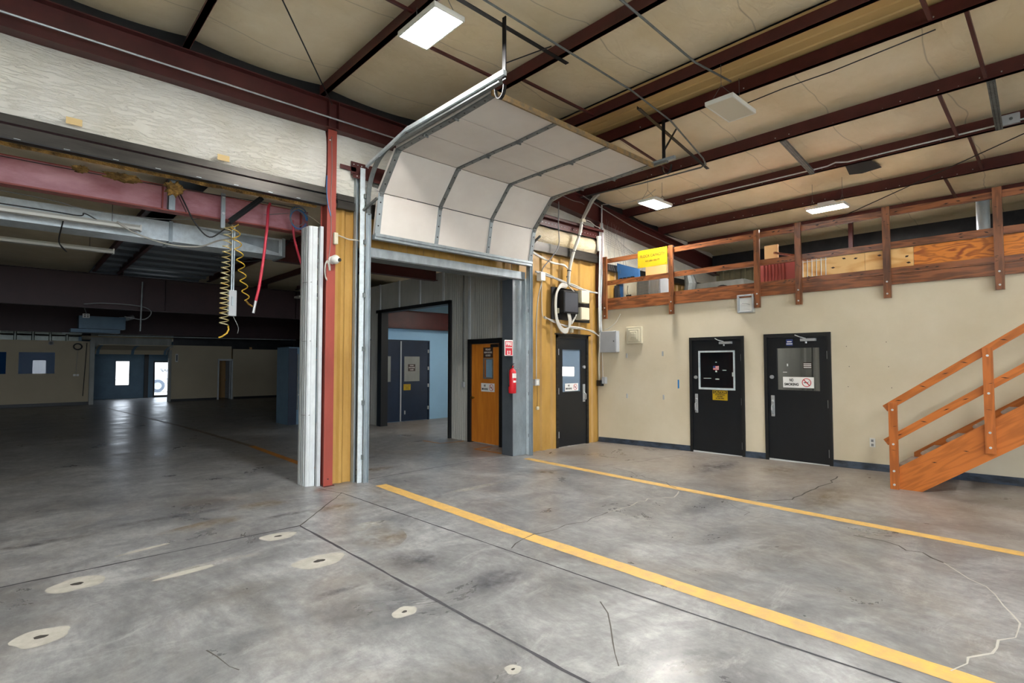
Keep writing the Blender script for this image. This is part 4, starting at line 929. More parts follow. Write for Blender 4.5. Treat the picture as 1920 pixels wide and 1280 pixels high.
for i, (x, a, b) in enumerate(((1.42, 8.1, 16.4), (1.9, 10.5, 16.4), (3.9, 8.1, 16.4), (5.2, 8.1, 16.4), (6.3, 8.1, 16.4), (-1.6, 8.1, 16.4), (2.0, 16.6, 27.1), (5.5, 16.6, 26.8))):
    mb = MB(); zed(mb, x, ZB-.16, a, b, h=.17)
    tag(mb.build('roof_purlin', 'maroon'), ('dark roof purlin beside the two white strip lights, rear bay', 'dark roof purlin at the left edge of the bare grey roof deck, rear bay', 'dark roof purlin above the coiled air hoses, rear bay',
        'dark roof purlin above the lamp in the rear bay, left of the white post', 'dark roof purlin of the rear bay seen beside the white post', 'dark roof purlin at the far left of the rear bay',
        'dark roof purlin between the two rafters of the rear bay', 'dark roof purlin between the two rafters, right side of the rear bay')[i], 'beam')
du = thing('air_duct', 'long bright galvanised air duct under the pinkish beam', 'duct', (0, 9.3, 3.4))
for k, (a, b) in enumerate(((-4.5, -.9), (-.88, 1.62), (1.64, 2.42), (2.44, 3.22))):
    MB().box(a, b, 9.0, 9.45, 3.41, 3.69).build('duct_section', 'galv_bright', du)
    MB().box(b-.015, b+.03, 8.985, 9.465, 3.395, 3.705).build('joint_flange', 'galv', du)
mb = MB(); i = 0
mb.poly([(2.0, 8.995, 3.66), (3.15, 8.995, 3.66), (3.15, 8.995, 3.45)]).build('crease', 'galv', du)
for i, (y, z, x1, lb) in enumerate(((8.7, 3.44, 1.21, 'white strip light housing hanging in front of the duct, upper one'), (11.0, 3.47, 1.17, 'white strip light housing hanging behind the duct, lower one'))):
    t = thing('strip_light', lb, 'lamp', (x1-3, y, z))
    MB().extr([(y-.05, z), (y+.05, z), (y+.05, z+.035), (y+.02, z+.07), (y-.02, z+.07), (y-.05, z+.035)], 'x', x1-6, x1, closed=True).build('housing', 'strip_white', t)
    MB().box(x1, x1+.02, y-.055, y+.055, z-.01, z+.075).build('end_cap', 'white_plastic', t)
    mb = MB()
    for x in (x1-.3, x1-2.4, x1-4.5): mb.tube([(x, y, z+.07), (x, y, 3.9)], .004, 4)
    mb.build('hanging_wire', 'black_cable', t)
def cable(name, pts, r, m, label, cat='cable', parent=None, n=6, res=6, **k):
    """smooth Catmull-Rom cable through the points"""
    P = [Vector(p) for p in pts]; P = [P[0]*2-P[1]]+P+[P[-1]*2-P[-2]]; out = []
    for a, b, c_, d in zip(P, P[1:], P[2:], P[3:]):
        for q in range(res):
            t = q/res; out.append(.5*((2*b)+(c_-a)*t+(2*a-5*b+4*c_-d)*t*t+(3*b-a-3*c_+d)*t*t*t))
    out.append(P[-2]); o = MB().tube(out, r, n).build(name, m, parent, smooth=True)
    if not parent: tag(o, label, cat, **k)
    elif label: o['label'] = label
    return o
def helix(axis_pts, R, turns, r, m, name, parent, tight=None, n=6, flat=1.):
    """coil around a polyline axis"""
    A = [Vector(p) for p in axis_pts]; L_ = [0]
    for a, b in zip(A, A[1:]): L_.append(L_[-1]+(b-a).length)
    pts = []; N_ = int(turns*14)
    for i in range(N_+1):
        t = i/N_; s = t if not tight else tight(t); d = s*L_[-1]
        k = max(j for j in range(len(A)-1) if L_[j] <= d+1e-9); q = A[k].lerp(A[k+1], (d-L_[k])/(L_[k+1]-L_[k]))
        a = 2*PI*turns*t; rr = R(t) if callable(R) else R
        pts.append(q+Vector((math.cos(a)*rr, math.sin(a)*rr*flat, 0)))
    return MB().tube(pts, r, n).build(name, m, parent, smooth=True)
# strut bracket with hoses
sb = thing('bracket', 'grey slotted strut with a dark steel channel arm in front of the pinkish beam', 'bracket', (2.02, 7.86, 3.5))
MB().box(1.99, 2.045, 7.86, 7.88, 3.46, 3.93).box(1.99, 1.996, 7.84, 7.86, 3.46, 3.93).build('strut', 'galv', sb)
MB().bar((2.08, 7.82, 3.52), (2.42, 7.6, 3.86), .09, .01, (0, 0, 1)).bar((2.08, 7.78, 3.55), (2.42, 7.56, 3.89), .008, .07, (0, 0, 1)).build('channel_arm', 'black_steel', sb)
MB().disc((2.02, 7.855, 3.88), (0, 1, 0), .018, .012).disc((2.02, 7.855, 3.66), (0, 1, 0), .018, .012).build('bolt', 'screw', sb)
ch = thing('coil_hose', 'long pale and yellow coiled air hose hanging left of the grey switch box', 'hose', (2.06, 7.8, 3.5))
helix([(2.07, 7.8, 3.5), (2.04, 7.8, 2.8), (2.04, 7.8, 2.15)], .052, 19, .0065, 'pale_hose', 'coil', ch, tight=lambda t: t**.9)
MB().tube([(2.09, 7.8, 2.15), (2.1, 7.8, 2.1), (2.08, 7.8, 2.05), (2.02, 7.8, 2.0), (1.98, 7.8, 1.985)], .011, 8).build('end_fitting', 'yellow_hose', ch, smooth=True)
yh = thing('coil_hose', 'stretched yellow coiled air hose ending in a brass coupling', 'hose', (2.2, 7.75, 3.4))
helix([(2.13, 7.75, 3.52), (2.2, 7.75, 3.1), (2.3, 7.75, 2.5)], lambda t: .05-.012*t, 7.3, .0075, 'yellow_hose', 'coil', yh)
MB().tube([(2.29, 7.75, 2.5), (2.33, 7.75, 2.45), (2.38, 7.75, 2.42)], .012, 8).build('coupling', 'brass', yh)
rh = cable('red_hose', [(2.6, 7.8, 3.9), (2.56, 7.75, 3.8), (2.54, 7.72, 3.55), (2.5, 7.72, 3.1), (2.45, 7.72, 2.7), (2.41, 7.72, 2.5)], .019, 'red_hose', 'thick red hose hanging from the pinkish beam', 'hose', n=10)
MB().tube([(2.41, 7.72, 2.5), (2.38, 7.72, 2.33)], .018, 8).build('coupling', 'chrome', rh)
cable('red_hose', [(2.92, 7.8, 3.72), (2.97, 7.85, 3.45), (3.1, 7.9, 3.1), (3.2, 7.95, 2.9)], .017, 'red_hose', 'thin red hose slanting down behind the white ribbed post', 'hose')
bx = thing('switch_box', 'grey switch box hung from a conduit among the coiled hoses', 'switch box', (2.13, 7.82, 2.3))
MB().box(2.09, 2.19, 7.79, 7.86, 2.28, 2.63).build('box', 'grey_box', bx, bevel=.008); MB().box(2.125, 2.145, 7.775, 7.79, 2.42, 2.54).build('lever', 'galv', bx)
MB().tube([(2.13, 7.82, 3.5), (2.13, 7.82, 2.63)], .011, 6).tube([(2.155, 7.82, 3.5), (2.155, 7.82, 2.63)], .009, 6).build('conduit', 'galv', bx)
cable('tail', [(2.15, 7.8, 2.28), (2.19, 7.8, 2.2), (2.22, 7.8, 2.12), (2.21, 7.8, 2.05)], .004, 'grey_cable', None, parent=bx)
# blue network cable coil
bc = thing('cable_coil', 'coil of bright blue cable hanging on the pinkish beam', 'cable', (3.0, 7.8, 3.8))
for k in range(7):
    cx_, cz_, R = 2.98+random.uniform(-.03, .03), 3.76+random.uniform(-.02, .03), .14+random.uniform(-.03, .03)
    pts = [(cx_+R*.85*math.cos(2*PI*q/20), 7.8-.01*k, cz_+R*math.sin(2*PI*q/20)) for q in range(20 if k % 2 else 14)]
    MB().tube(pts, .0055, 5).build('loop', 'blue_cable' if k < 5 else 'grey_cable', bc, smooth=True)
cable('tail', [(3.08, 7.8, 3.86), (3.14, 7.6, 3.74), (3.19, 7.3, 3.56), (3.22, 7.2, 3.5)], .005, 'white_cable', None, parent=bc)
for lb, m_, r_, pts in (('black cable drooping from the strap on the pinkish beam', 'black_cable', .009, [(1.46, 7.85, 3.92), (1.55, 7.8, 3.7), (1.68, 7.8, 3.45), (1.85, 7.8, 3.3), (2.03, 7.8, 3.44)]),
    ('dark red wire falling beside the strap on the pinkish beam', 'maroon', .007, [(1.44, 7.86, 3.92), (1.5, 7.82, 3.75), (1.58, 7.82, 3.58)]),
    ('pale cable sagging under the galvanised duct', 'white_cable', .011, [(.95, 8.6, 3.5), (1.15, 8.6, 3.38), (1.5, 8.5, 3.27), (1.85, 8.4, 3.27), (2.05, 8.2, 3.35), (2.2, 7.9, 3.36)]),
    ('long thin wire stretched along the pinkish beam', 'black_cable', .005, [(-3, 7.85, 3.9), (0, 7.85, 3.86), (1.6, 7.85, 3.88), (3.0, 7.85, 3.93)]),
    ('lower thin wire stretched across the duct', 'grey_cable', .005, [(-3, 8.6, 3.74), (0, 8.6, 3.66), (.6, 8.6, 3.6), (1.4, 8.6, 3.62), (2.0, 8.2, 3.66), (2.9, 7.9, 3.84)]),
    ('black cable above the strip lights with a loop', 'black_cable', .008, [(-3, 8.68, 3.54), (0, 8.68, 3.53), (.55, 8.68, 3.52), (.62, 8.68, 3.56), (.75, 8.68, 3.5)]),
    ('short black lead between the two white strip lights', 'black_cable', .008, [(.42, 8.75, 3.44), (.42, 9.5, 3.3), (.55, 10.4, 3.32), (.5, 10.9, 3.5)]),
    ('black cable hanging behind the duct end', 'black_cable', .008, [(3.6, 9.6, 3.9), (3.4, 9.6, 3.62), (3.3, 9.6, 3.5), (2.8, 9.6, 3.35), (2.3, 9.6, 3.38)]),
    ('blue wire down the edge of the red column', 'blue_cable', .005, [(3.06, 6.98, 4.2), (3.06, 6.97, 3.95), (3.08, 6.97, 3.8), (3.12, 6.97, 3.65)]),
    ('thin grey wire running down the face of the red column', 'grey_cable', .004, [(3.12, 6.975, 4.75), (3.13, 6.975, 4.3), (3.12, 6.975, 3.9), (3.13, 6.975, 3.4), (3.10, 6.975, 3.05)])):
    cable('wire' if r_ < .008 else 'cable', pts, r_, m_, lb)
# torn fibre under the header and small clips
for i, (x, rx, rz, lb) in enumerate(((1.36, .09, .07, 'biggest tuft of torn yellow insulation under the dark header'), (.85, .17, .04, 'flat strip of torn yellow insulation under the dark header'), (.48, .07, .03, 'small scrap of torn insulation far left under the dark header'))):
    bm = bmesh.new(); bmesh.ops.create_icosphere(bm, subdivisions=3, radius=1)
    rnd = random.Random(i)
    for vv in bm.verts:
        n = 1+.35*math.sin(vv.co.x*9+i)*math.cos(vv.co.z*7)+rnd.uniform(-.25, .25); vv.co = Vector((x+vv.co.x*rx*n, 7.35+vv.co.y*.08*n, 3.76-rz*.6+vv.co.z*rz*n))
    me = bpy.data.meshes.new('insulation_tuft'); bm.to_mesh(me); me.materials.append(M['fibre']); o = bpy.data.objects.new('insulation_tuft', me); C.objects.link(o); tag(o, lb, 'insulation')
hr = MB()
nx = 60
for i in range(nx+1):
    x = -4+i*7/nx; hr.v += [(x, 7.14, 3.81), (x, 7.17, 3.785-random.uniform(0, .012))]
for i in range(nx): hr.f.append((2*i, 2*i+1, 2*i+3, 2*i+2))
tag(hr.build('insulation_edge', 'fibre'), 'brown ragged insulation edge showing under the long dark header', 'insulation')
for i, x in enumerate((.0, .35, .8, 1.15, 1.6, 2.0, 2.4)):
    pass
mb = MB()
for x in (-.05, .32, .72, 1.1, 1.5, 1.9, 2.3, 2.65): mb.box(x, x+.05, 6.96, 6.98, 3.79, 3.805)
mb.each('clip', 'galv_bright', tag(MB().box(-7, 3.05, 6.955, 6.98, 3.785, 3.8).build('header_lip', 'black_steel'), 'thin dark lip with bright clips under the long header', 'trim'))
for x in (.2, .75, 2.1):
    pass
for x, z, lb in ((.33, 4.08, 'tan tape square on the white insulation, left one'), (1.72, 4.07, 'tan tape square on the white insulation, right one')):
    tag(MB().box(x, x+.13, 6.985, 6.99, z, z+.07).build('tape_patch', mat('masking tape', 'd8bd86', .7)), lb, 'tape')

# lamps and bits in the rear bay
lamp((6.15, 15.2, 3.5), 'x', False, 'unlit white lamp in the rear bay beside the red hose', top=4.06)
lamp((4.35, 9.4, 3.5), 'x', False, 'unlit lamp just inside the overhead door', top=4.06)
for c in ((-5.5, 20, 3.6), (-5.5, 12, 3.6)): lamp(c, 'x', 'faint', 'added fill lamp in the unseen left part of the rear bay', top=3.9)['group'] = 'added fill lamps out of view in the rear bay'  # unseen lamps added to lift the dim rear bay
bl = lamp((9.2, 11.3, 3.4), 'x', 'dim', 'lit lamp in the blue walled room beyond the corridor', top=4.06)
lamp((10.2, 2.6, 2.5), 'x', 'dim', 'lit lamp inside the small room behind the black doors', top=2.87)
lamp((8.6, 8.6, 3.2), 'x', 'dim', 'lit lamp in the passage behind the ochre wall door', top=4.06)
for i, (x, y0, y1, z) in enumerate(((2.35, 16.3, 16.35, 2.72),)):
    pass
t = thing('outlet_drop', 'white quad outlet box hanging from a cord in the dim rear bay', 'outlet', (1.55, 20, 3.1))
MB().box(1.47, 1.63, 20, 20.05, 2.98, 3.1).build('box', 'white_plastic', t); mb = MB()
for x in (1.5, 1.57):
    for z in (3.0, 3.05): mb.box(x, x+.04, 19.995, 20, z, z+.025)
mb.build('sockets', 'black', t); cable('cord', [(1.55, 20, 3.1), (1.5, 19.9, 3.35), (1.7, 19.8, 3.6), (2.0, 19.8, 3.7)], .012, 'grey_cable', None, parent=t)
cable('cable', [(1.2, 16.2, 3.05), (1.6, 16.2, 3.1), (2.3, 16.2, 3.08), (2.55, 16.2, 2.95), (2.4, 16.2, 2.75), (2.0, 16.2, 2.8)], .012, 'grey_cable', 'loop of grey cable on the dark rafter of the rear bay')
tag(MB().tube([(2.35, 16.2, 3.7), (2.33, 16.2, 2.45)], .02, 6).build('drop_conduit', 'galv_dull'), 'grey conduit dropping past the dark rafter near the cable loop', 'conduit')
hp = thing('air_duct', 'grey sheet metal duct hanging below the far rafter', 'duct', (2.1, 22, 2.8))
MB().box(1.5, 2.7, 21.6, 22.1, 2.75, 3.15).box(1.3, 2.55, 21.5, 22.1, 2.62, 2.73).build('duct_section', 'blue_dark', hp)
MB().tube([(2.55, 21.8, 3.1), (2.75, 21.8, 3.12), (2.95, 21.8, 3.2)], .07, 10).build('flexible_duct', 'galv', hp)
gu = tag(MB().box(-.1, 1.75, 26.6, 26.7, 2.98, 3.07).build('wall_gutter', 'galv_bright'), 'bright horizontal strip over the far beige wall with windows', 'conduit')
t = thing('heater_hood', 'grey hood at the end of the bright strip over the far wall', 'vent', (1.6, 26.7, 2.8))
MB().extr([(1.35, 2.78), (1.95, 2.78), (1.85, 2.92), (1.45, 2.92)], 'y', 26.4, 26.9, closed=True).box(1.35, 1.95, 26.35, 26.95, 2.9, 2.97).build('hood', 'galv', t)
cc = thing('cable_coil', 'coil of black cable at the top right of the far beige wall', 'cable', (1.87, 27, 2.3))
for k in range(4): MB().tube([(1.87+(.11+.01*k)*math.cos(2*PI*q/18), 27.1-.01*k, 2.3+(.1+.01*k)*math.sin(2*PI*q/18)) for q in range(19)], .01, 5).build('loop', 'black_cable', cc, smooth=True)
cable('cable', [(2.15, 27.1, 2.45), (2.12, 27.1, 1.6), (2.08, 27.1, .6), (2.07, 27.1, .35)], .012, 'black_cable', 'black cable down the right end of the far beige wall')
cable('cable', [(1.87, 27.1, 2.15), (1.85, 27.1, 1.6), (1.84, 27.1, 1.25)], .008, 'white_cable', 'white cable down to the outlet pair on the far beige wall')
t = thing('wall_outlet', 'pair of white outlets right of the far windows', 'outlet', (1.85, 27.18, 1.18))
MB().box(1.76, 1.84, 27.16, 27.2, 1.14, 1.22).box(1.86, 1.94, 27.16, 27.2, 1.14, 1.22).build('cover_plate', 'white_plastic', t)
t = thing('wall_speaker', 'small dark round speaker high on the far beige wall', 'speaker', (1.07, 27.15, 2.42))
MB().disc((1.07, 27.14, 2.42), (0, 1, 0), .08, .1, 14).build('housing', 'grey_cable', t); MB().disc((1.07, 27.08, 2.42), (0, 1, 0), .05, .02, 14).build('cone', 'black', t)
fd = thing('overhead_door', 'rolled up sectional door above the passage to the far blue room', 'garage door', (3.6, 27, 2))
for k, (a, b) in enumerate((((27.15, 2.02), (27.0, 2.2)), ((27.0, 2.2), (26.4, 2.32)), ((26.4, 2.32), (25.8, 2.36)))):
    MB().bar((2.4, *a), (4.9, *a), .001, .001) if False else None
    m_ = MB(); m_.poly([(2.42, *a), (4.88, *a), (4.88, *b), (2.42, *b)]); s = m_.build('door_section', 'far_beige', fd, solid=.03)
    st = MB()
    for x in (2.5, 3.65, 4.8): st.poly([(x-.05, a[0]-.02, a[1]-.02), (x+.05, a[0]-.02, a[1]-.02), (x+.05, b[0]-.02, b[1]-.02), (x-.05, b[0]-.02, b[1]-.02)])
    st.build('stile', 'blue_dark', s, solid=.01)
tag(MB().tube([(2.4, 26.0, 2.72), (9.6, 25.0, 2.72)], .02, 6).build('conduit', 'galv_bright'), 'bright conduit above the far rolled up door', 'conduit')
t = thing('wall_vent', 'small white vertical plate on the far centre wall', 'plate', (5.2, 26.88, 1.9))
MB().box(5.16, 5.25, 26.86, 26.9, 1.7, 2.05).build('plate', 'white_sheet', t); MB().box(5.185, 5.225, 26.85, 26.86, 1.75, 2.0).build('slot', 'black', t)
fdn = sempty('door_5', (7.1, 27, 0)); MB().box(7.36, 7.40, 27.05, 27.7, .02, 1.76).build('door_leaf', 'white_sheet', fdn); MB().disc((7.35, 27.6, .85), (1, 0, 0), .03, .06).build('door_knob', 'brass', fdn)
se = thing('storage_enclosure', 'dark blue-grey box-like enclosure in the rear bay left of the white post', 'enclosure', (6.2, 15, 0))
MB().box(5.4, 7.08, 14.55, 15.4, 0, 2.08).build('body', 'blue_dark', se)
MB().box(5.4, 5.62, 14.53, 14.55, 0, 2.05).build('trim_panel', 'navy_door', se); MB().box(5.62, 5.65, 14.5, 14.55, .4, 1.9).build('edge_strip', 'galv_dull', se)
MB().box(5.68, 5.78, 14.52, 14.55, 1.1, 1.2).box(5.67, 5.79, 14.53, 14.55, .78, .81).build('latch', 'white_plastic', se)
cable('hose', [(6.1, 14.45, 1.75), (5.95, 14.4, 1.5), (5.93, 14.4, 1.2), (6.05, 14.4, .95)], .02, 'red_hose', 'pale red hose bowing out in front of the blue-grey enclosure', 'hose')

# ------------------------------------------------------------ corridor: orange door, navy double doors
d6 = sempty('door_6', (7.1, 8.4, 0)); xo = 7.09
MB().box(7.05, 7.25, 7.88, 7.95, 0, 2.15).box(7.05, 7.25, 8.86, 8.95, 0, 2.15).box(7.05, 7.25, 7.95, 8.86, 2.05, 2.15).build('door_frame', 'black_frame', d6)
g = (8.19, 8.44, 1.36, 1.72)
lf = MB().box(xo, xo+.045, 7.955, 8.855, .02, g[2]).box(xo, xo+.045, 7.955, 8.855, g[3], 2.045).box(xo, xo+.045, 7.955, g[0], g[2], g[3]).box(xo, xo+.045, g[1], 8.855, g[2], g[3]); lf.build('door_leaf', 'orange_door', d6)
MB().box(xo+.02, xo+.025, g[0], g[1], g[2], g[3]).build('window_pane', 'glass', d6)
mb = MB()
for q in ((g[0]-.03, g[0], g[2]-.03, g[3]+.03), (g[1], g[1]+.03, g[2]-.03, g[3]+.03), (g[0], g[1], g[3], g[3]+.03), (g[0], g[1], g[2]-.03, g[2])): mb.box(xo-.01, xo+.01, *q)
mb.build('window_trim', 'galv_dull', d6)
s = MB().box(xo-.005, xo, 8.17, 8.47, 1.76, 1.97).build('notice', 'sign_brown', d6, label='brown plate asking to keep doors closed')
for k, t_ in enumerate(('PLEASE', 'KEEP DOORS', 'CLOSED')): text('lettering', t_, .05, (xo-.006, 8.32, 1.925-.06*k), '-x', 'ink_white', s, w=(.15, .24, .15)[k])
door_sign_nosmoking(d6, (xo, 8.33, 1.155), '-x', .42, .17)
MB().tube([(xo, 8.78, .93), (xo-.05, 8.78, .93)], .02, 8).disc((xo-.06, 8.78, .93), (1, 0, 0), .03, .03, 14).build('door_knob', 'brass', d6)
MB().box(xo-.05, xo, 8.0, 8.2, 1.97, 2.03).build('door_closer', 'black', d6)
d7 = sempty('door_7', (8.3, 13.3, 0)); yb = 13.27
for a, b, nm in ((7.12, 8.03, 'door_leaf'), (8.07, 8.98, 'door_leaf')):
    l = MB().box(a, b, yb, yb+.04, .01, 2.27).build(nm, 'navy_door', d7)
    MB().box(a+.1 if a > 8 else a+.3, b-.3 if a > 8 else b-.3, yb-.006, yb, 1.13, 1.84).build('window_pane', 'under_grey', l)
    MB().box(a+.1, a+.13, yb-.03, yb, .2, .3).build('bolt', 'chrome', l)
MB().box(8.03, 8.07, yb-.02, yb+.02, .01, 2.27).build('centre_strip', 'chrome', d7)
MB().box(7.05, 8.98, yb-.02, yb+.04, 2.27, 2.31).box(8.98, 9.02, yb-.02, yb+.04, 0, 2.31).build('door_frame', 'navy_door', d7)
for z in (.35, 1.0, 1.5, 2.0): MB().box(8.95, 8.99, yb-.03, yb, z-.05, z+.05).build('hinge', 'chrome', d7)
s = MB().box(8.15, 8.38, yb-.008, yb-.001, .88, 1.05).build('caution_sign', 'sign_yellow', d7, label='small yellow caution sign'); text('lettering', 'CAUTION', .05, (8.265, yb-.0095, 1.02), '-y', 'ink', s, w=.2)
for k, t_ in enumerate(('EYE PROTECTION', 'REQUIRED', 'IN THIS AREA')): text('lettering', t_, .03, (8.265, yb-.0095, .975-.032*k), '-y', 'ink', s, w=(.16, .1, .14)[k])
s = MB().box(8.29, 8.53, yb-.012, yb-.006, 1.42, 1.62).build('notice', 'sign_brown', d7, label='dark plate asking to keep doors closed')
for k, t_ in enumerate(('PLEASE', 'KEEP DOORS', 'CLOSED')): text('lettering', t_, .045, (8.41, yb-.0135, 1.58-.06*k), '-y', 'ink_white', s, w=(.12, .2, .12)[k])
t = thing('light_switch', 'small grey switch box on the corridor wall beside the orange door', 'switch', (7.08, 9.15, 1.2))
MB().box(7.06, 7.1, 9.1, 9.17, 1.13, 1.25).build('box', 'grey_box', t); MB().tube([(7.085, 9.135, 1.25), (7.085, 9.135, 3.6)], .012, 6).build('conduit', 'galv_dull', t)

wl = sempty('added_glow_panel', (12.19, 10.55, 1.4))  # added glowing rectangle, stands in for a reflection in the black door's glass
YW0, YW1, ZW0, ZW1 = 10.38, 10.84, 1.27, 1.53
MB().box(12.17, 12.2, YW0-.03, YW1+.03, ZW0-.03, ZW1+.03).build('window_frame', 'white_sheet', wl); MB().box(12.165, 12.17, YW0, YW1, ZW0, ZW1).build('glow_pane', 'lens_dim', wl)
# fire extinguisher and sign on the jamb
fx, fy, fz = 6.455, 6.92, 1.12
ex = thing('fire_extinguisher', 'red fire extinguisher hanging on the dark side of the right jamb', 'fire extinguisher', (fx, fy, fz))
prof = [(0, 0), (.062, 0), (.07, .012), (.07, .36), (.062, .395), (.035, .425), (.02, .435), (.02, .45)]
mb = MB(); n = 20
for r_, z in prof[1:]:
    for k in range(n): mb.v.append((fx+r_*math.cos(2*PI*k/n), fy+r_*math.sin(2*PI*k/n), fz+z))
for j in range(len(prof)-2):
    for k in range(n): mb.f.append((j*n+k, j*n+(k+1) % n, (j+1)*n+(k+1) % n, (j+1)*n+k))
mb.f.append(tuple(range(n))[::-1]); mb.build('cylinder', 'ext_red', ex, smooth=True)
MB().box(fx-.02, fx+.02, fy-.015, fy+.015, fz+.44, fz+.48).bar((fx+.04, fy, fz+.52), (fx-.04, fy, fz+.49), .02, .008).bar((fx+.04, fy, fz+.48), (fx-.05, fy, fz+.46), .02, .008).build('valve_handle', 'black', ex)
cable('hose', [(fx-.02, fy, fz+.46), (fx-.085, fy, fz+.42), (fx-.09, fy, fz+.3), (fx-.083, fy, fz+.12)], .011, 'black', None, parent=ex)
lb = MB()
for k in range(7):
    a0, a1 = -2.3+.22*k, -2.3+.22*(k+1); R = .0712
    lb.poly([(fx+R*math.cos(a0), fy+R*math.sin(a0), fz+.27), (fx+R*math.cos(a1), fy+R*math.sin(a1), fz+.27), (fx+R*math.cos(a1), fy+R*math.sin(a1), fz+.35), (fx+R*math.cos(a0), fy+R*math.sin(a0), fz+.35)])
    if k > 0: lb.poly([(fx+R*math.cos(a0), fy+R*math.sin(a0), fz+.19), (fx+R*math.cos(a1), fy+R*math.sin(a1), fz+.19), (fx+R*math.cos(a1), fy+R*math.sin(a1), fz+.225), (fx+R*math.cos(a0), fy+R*math.sin(a0), fz+.225)])
lb.build('label', 'ink_white', ex)
MB().disc((fx, fy-.012, fz+.47), (0, 1, 0), .015, .01).build('gauge', 'ext_red', ex)
MB().box(6.515, 6.535, 6.99, 7.08, fz+.3, fz+.42).bar((6.52, 7.02, fz+.4), (fx+.02, fy, fz+.4), .02, .01).build('wall_bracket', 'black', ex)
fs = thing('fire_sign', 'red and white fire extinguisher sign above the red extinguisher', 'sign', (6.42, 6.99, 1.93))
MB().box(6.33, 6.53, 6.985, 6.99, 1.78, 2.06).build('plate', 'sign_white', fs, bevel=.01)
MB().box(6.345, 6.515, 6.983, 6.985, 1.87, 2.04).box(6.345, 6.39, 6.983, 6.985, 1.79, 1.87).box(6.47, 6.515, 6.983, 6.985, 1.79, 1.87).box(6.39, 6.47, 6.9832, 6.985, 1.79, 1.8).build('red_field', 'sign_red', fs)
text('lettering', 'FIRE', .085, (6.43, 6.982, 1.99), '-y', 'ink_white', fs, w=.14, bold=.003)
text('lettering', 'EXTINGUISHER', .03, (6.43, 6.982, 1.925), '-y', 'ink_white', fs, w=.15, bold=.001)
ar = MB().poly([(6.43, 6.9825, 1.80), (6.462, 6.9825, 1.835), (6.442, 6.9825, 1.835), (6.442, 6.9825, 1.885), (6.418, 6.9825, 1.885), (6.418, 6.9825, 1.835), (6.398, 6.9825, 1.835)]); ar.build('arrow', 'sign_red', fs)

# ------------------------------------------------------------ electrics on the ochre wall
yw = 7.06
ep = thing('network_cabinet', 'dark grey wall cabinet on a black board with looping white cables', 'cabinet', (7.95, 7.0, 2.6))
MB().box(7.6, 8.3, 7.03, 7.055, 2.5, 3.13).build('backboard', 'black', ep)
MB().box(7.76, 8.2, 6.86, 7.03, 2.62, 3.06).build('cabinet_body', 'black_steel', ep, bevel=.015); MB().box(7.79, 8.17, 6.855, 6.86, 2.65, 3.03).build('cabinet_door', mat('dark grey cabinet door', '3c3f45', .35), ep)
MB().box(7.72, 7.76, 6.98, 7.03, 2.62, 2.72).build('patch_block', 'cream', ep)
lps = thing('cable_bundle', 'thick white cable bundle looping round the dark wall cabinet', 'cable', (7.9, 7.0, 2.5))
for k in range(7):
    e = .012*k; o_ = .018*(k % 3)
    pts = [(8.0+o_, 6.97, 3.2), (7.92, 6.96-o_*.3, 3.13+e), (7.78, 6.96, 3.12+e), (7.67-e*.5, 6.95, 3.0), (7.64-e*.6, 6.95, 2.75), (7.67-e*.5, 6.94, 2.5-e), (7.78, 6.93, 2.34-e*1.2), (7.93, 6.92, 2.33-e), (8.02-e, 6.9, 2.45), (7.98-e, 6.9, 2.62)]
    cable('strand', pts, .012, 'white_cable', None, parent=lps)
for k in range(4):
    cable('strand', [(8.02, 6.97, 3.18), (8.14, 6.96, 3.1), (8.22+.01*k, 6.95, 3.02), (8.23+.012*k, 6.94, 2.85), (8.22, 6.94, 2.62), (8.16-.01*k, 6.95, 2.5), (8.1, 6.96, 2.42)], .011, 'white_cable', None, parent=lps)
for z, lb_ in ((2.86, 'upper cream box beside the dark wall cabinet'), (2.52, 'lower cream box beside the dark wall cabinet')):
    t = thing('cream_box', lb_, 'electrical box', (8.42, 6.95, z))
    MB().box(8.3, 8.56, 6.88, 7.03, z, z+.25).build('box', 'cream', t, bevel=.01); MB().box(8.31, 8.55, 6.872, 6.88, z+.01, z+.24).build('cover', 'cream', t)
tag(MB().box(8.24, 8.76, 7.035, 7.06, 2.48, 3.12).build('backboard', 'black'), 'black board behind the two cream boxes', 'board')
# big white conduit bundle rising to the roof
cb = thing('cable_bundle', 'thick pale cable bundle rising from the cabinet to the roof', 'cable', (8.0, 6.95, 3.2))
for k in range(6):
    a = 2*PI*k/6; dx, dy = .02*math.cos(a), .02*math.sin(a)
    cable('strand', [(8.0+dx, 6.95+dy, 3.18), (8.0+dx, 6.93+dy, 3.45), (8.08+dx, 6.9+dy, 3.8), (8.2+dx, 6.83+dy, 4.2), (8.28+dx, 6.82+dy, 4.5), (8.45+dx*1.4, 6.83+dy*1.4, 4.75), (8.62+dx*1.8, 6.84+dy*1.6, 4.98), (8.75+dx*2.2, 6.8+dy*2, 5.12)], .016, 'white_cable', None, parent=cb)
tm = MB()
for p_ in ((8.0, 6.95, 3.35), (8.0, 6.93, 3.47), (8.1, 6.89, 3.86), (8.2, 6.835, 4.18), (8.27, 6.82, 4.42)): tm.disc(p_, (.2, 0, 1), .043, .012, 14)
tm.each('cable_tie', 'black', cb); MB().box(8.23, 8.34, 6.78, 6.87, 4.47, 4.53).build('clamp', 'cream', cb)
random.seed(21)
hb = thing('cable_bundle', 'grey cable bundle running level across the ochre wall above the cabinet', 'cable', (7.9, 6.98, 3.2))
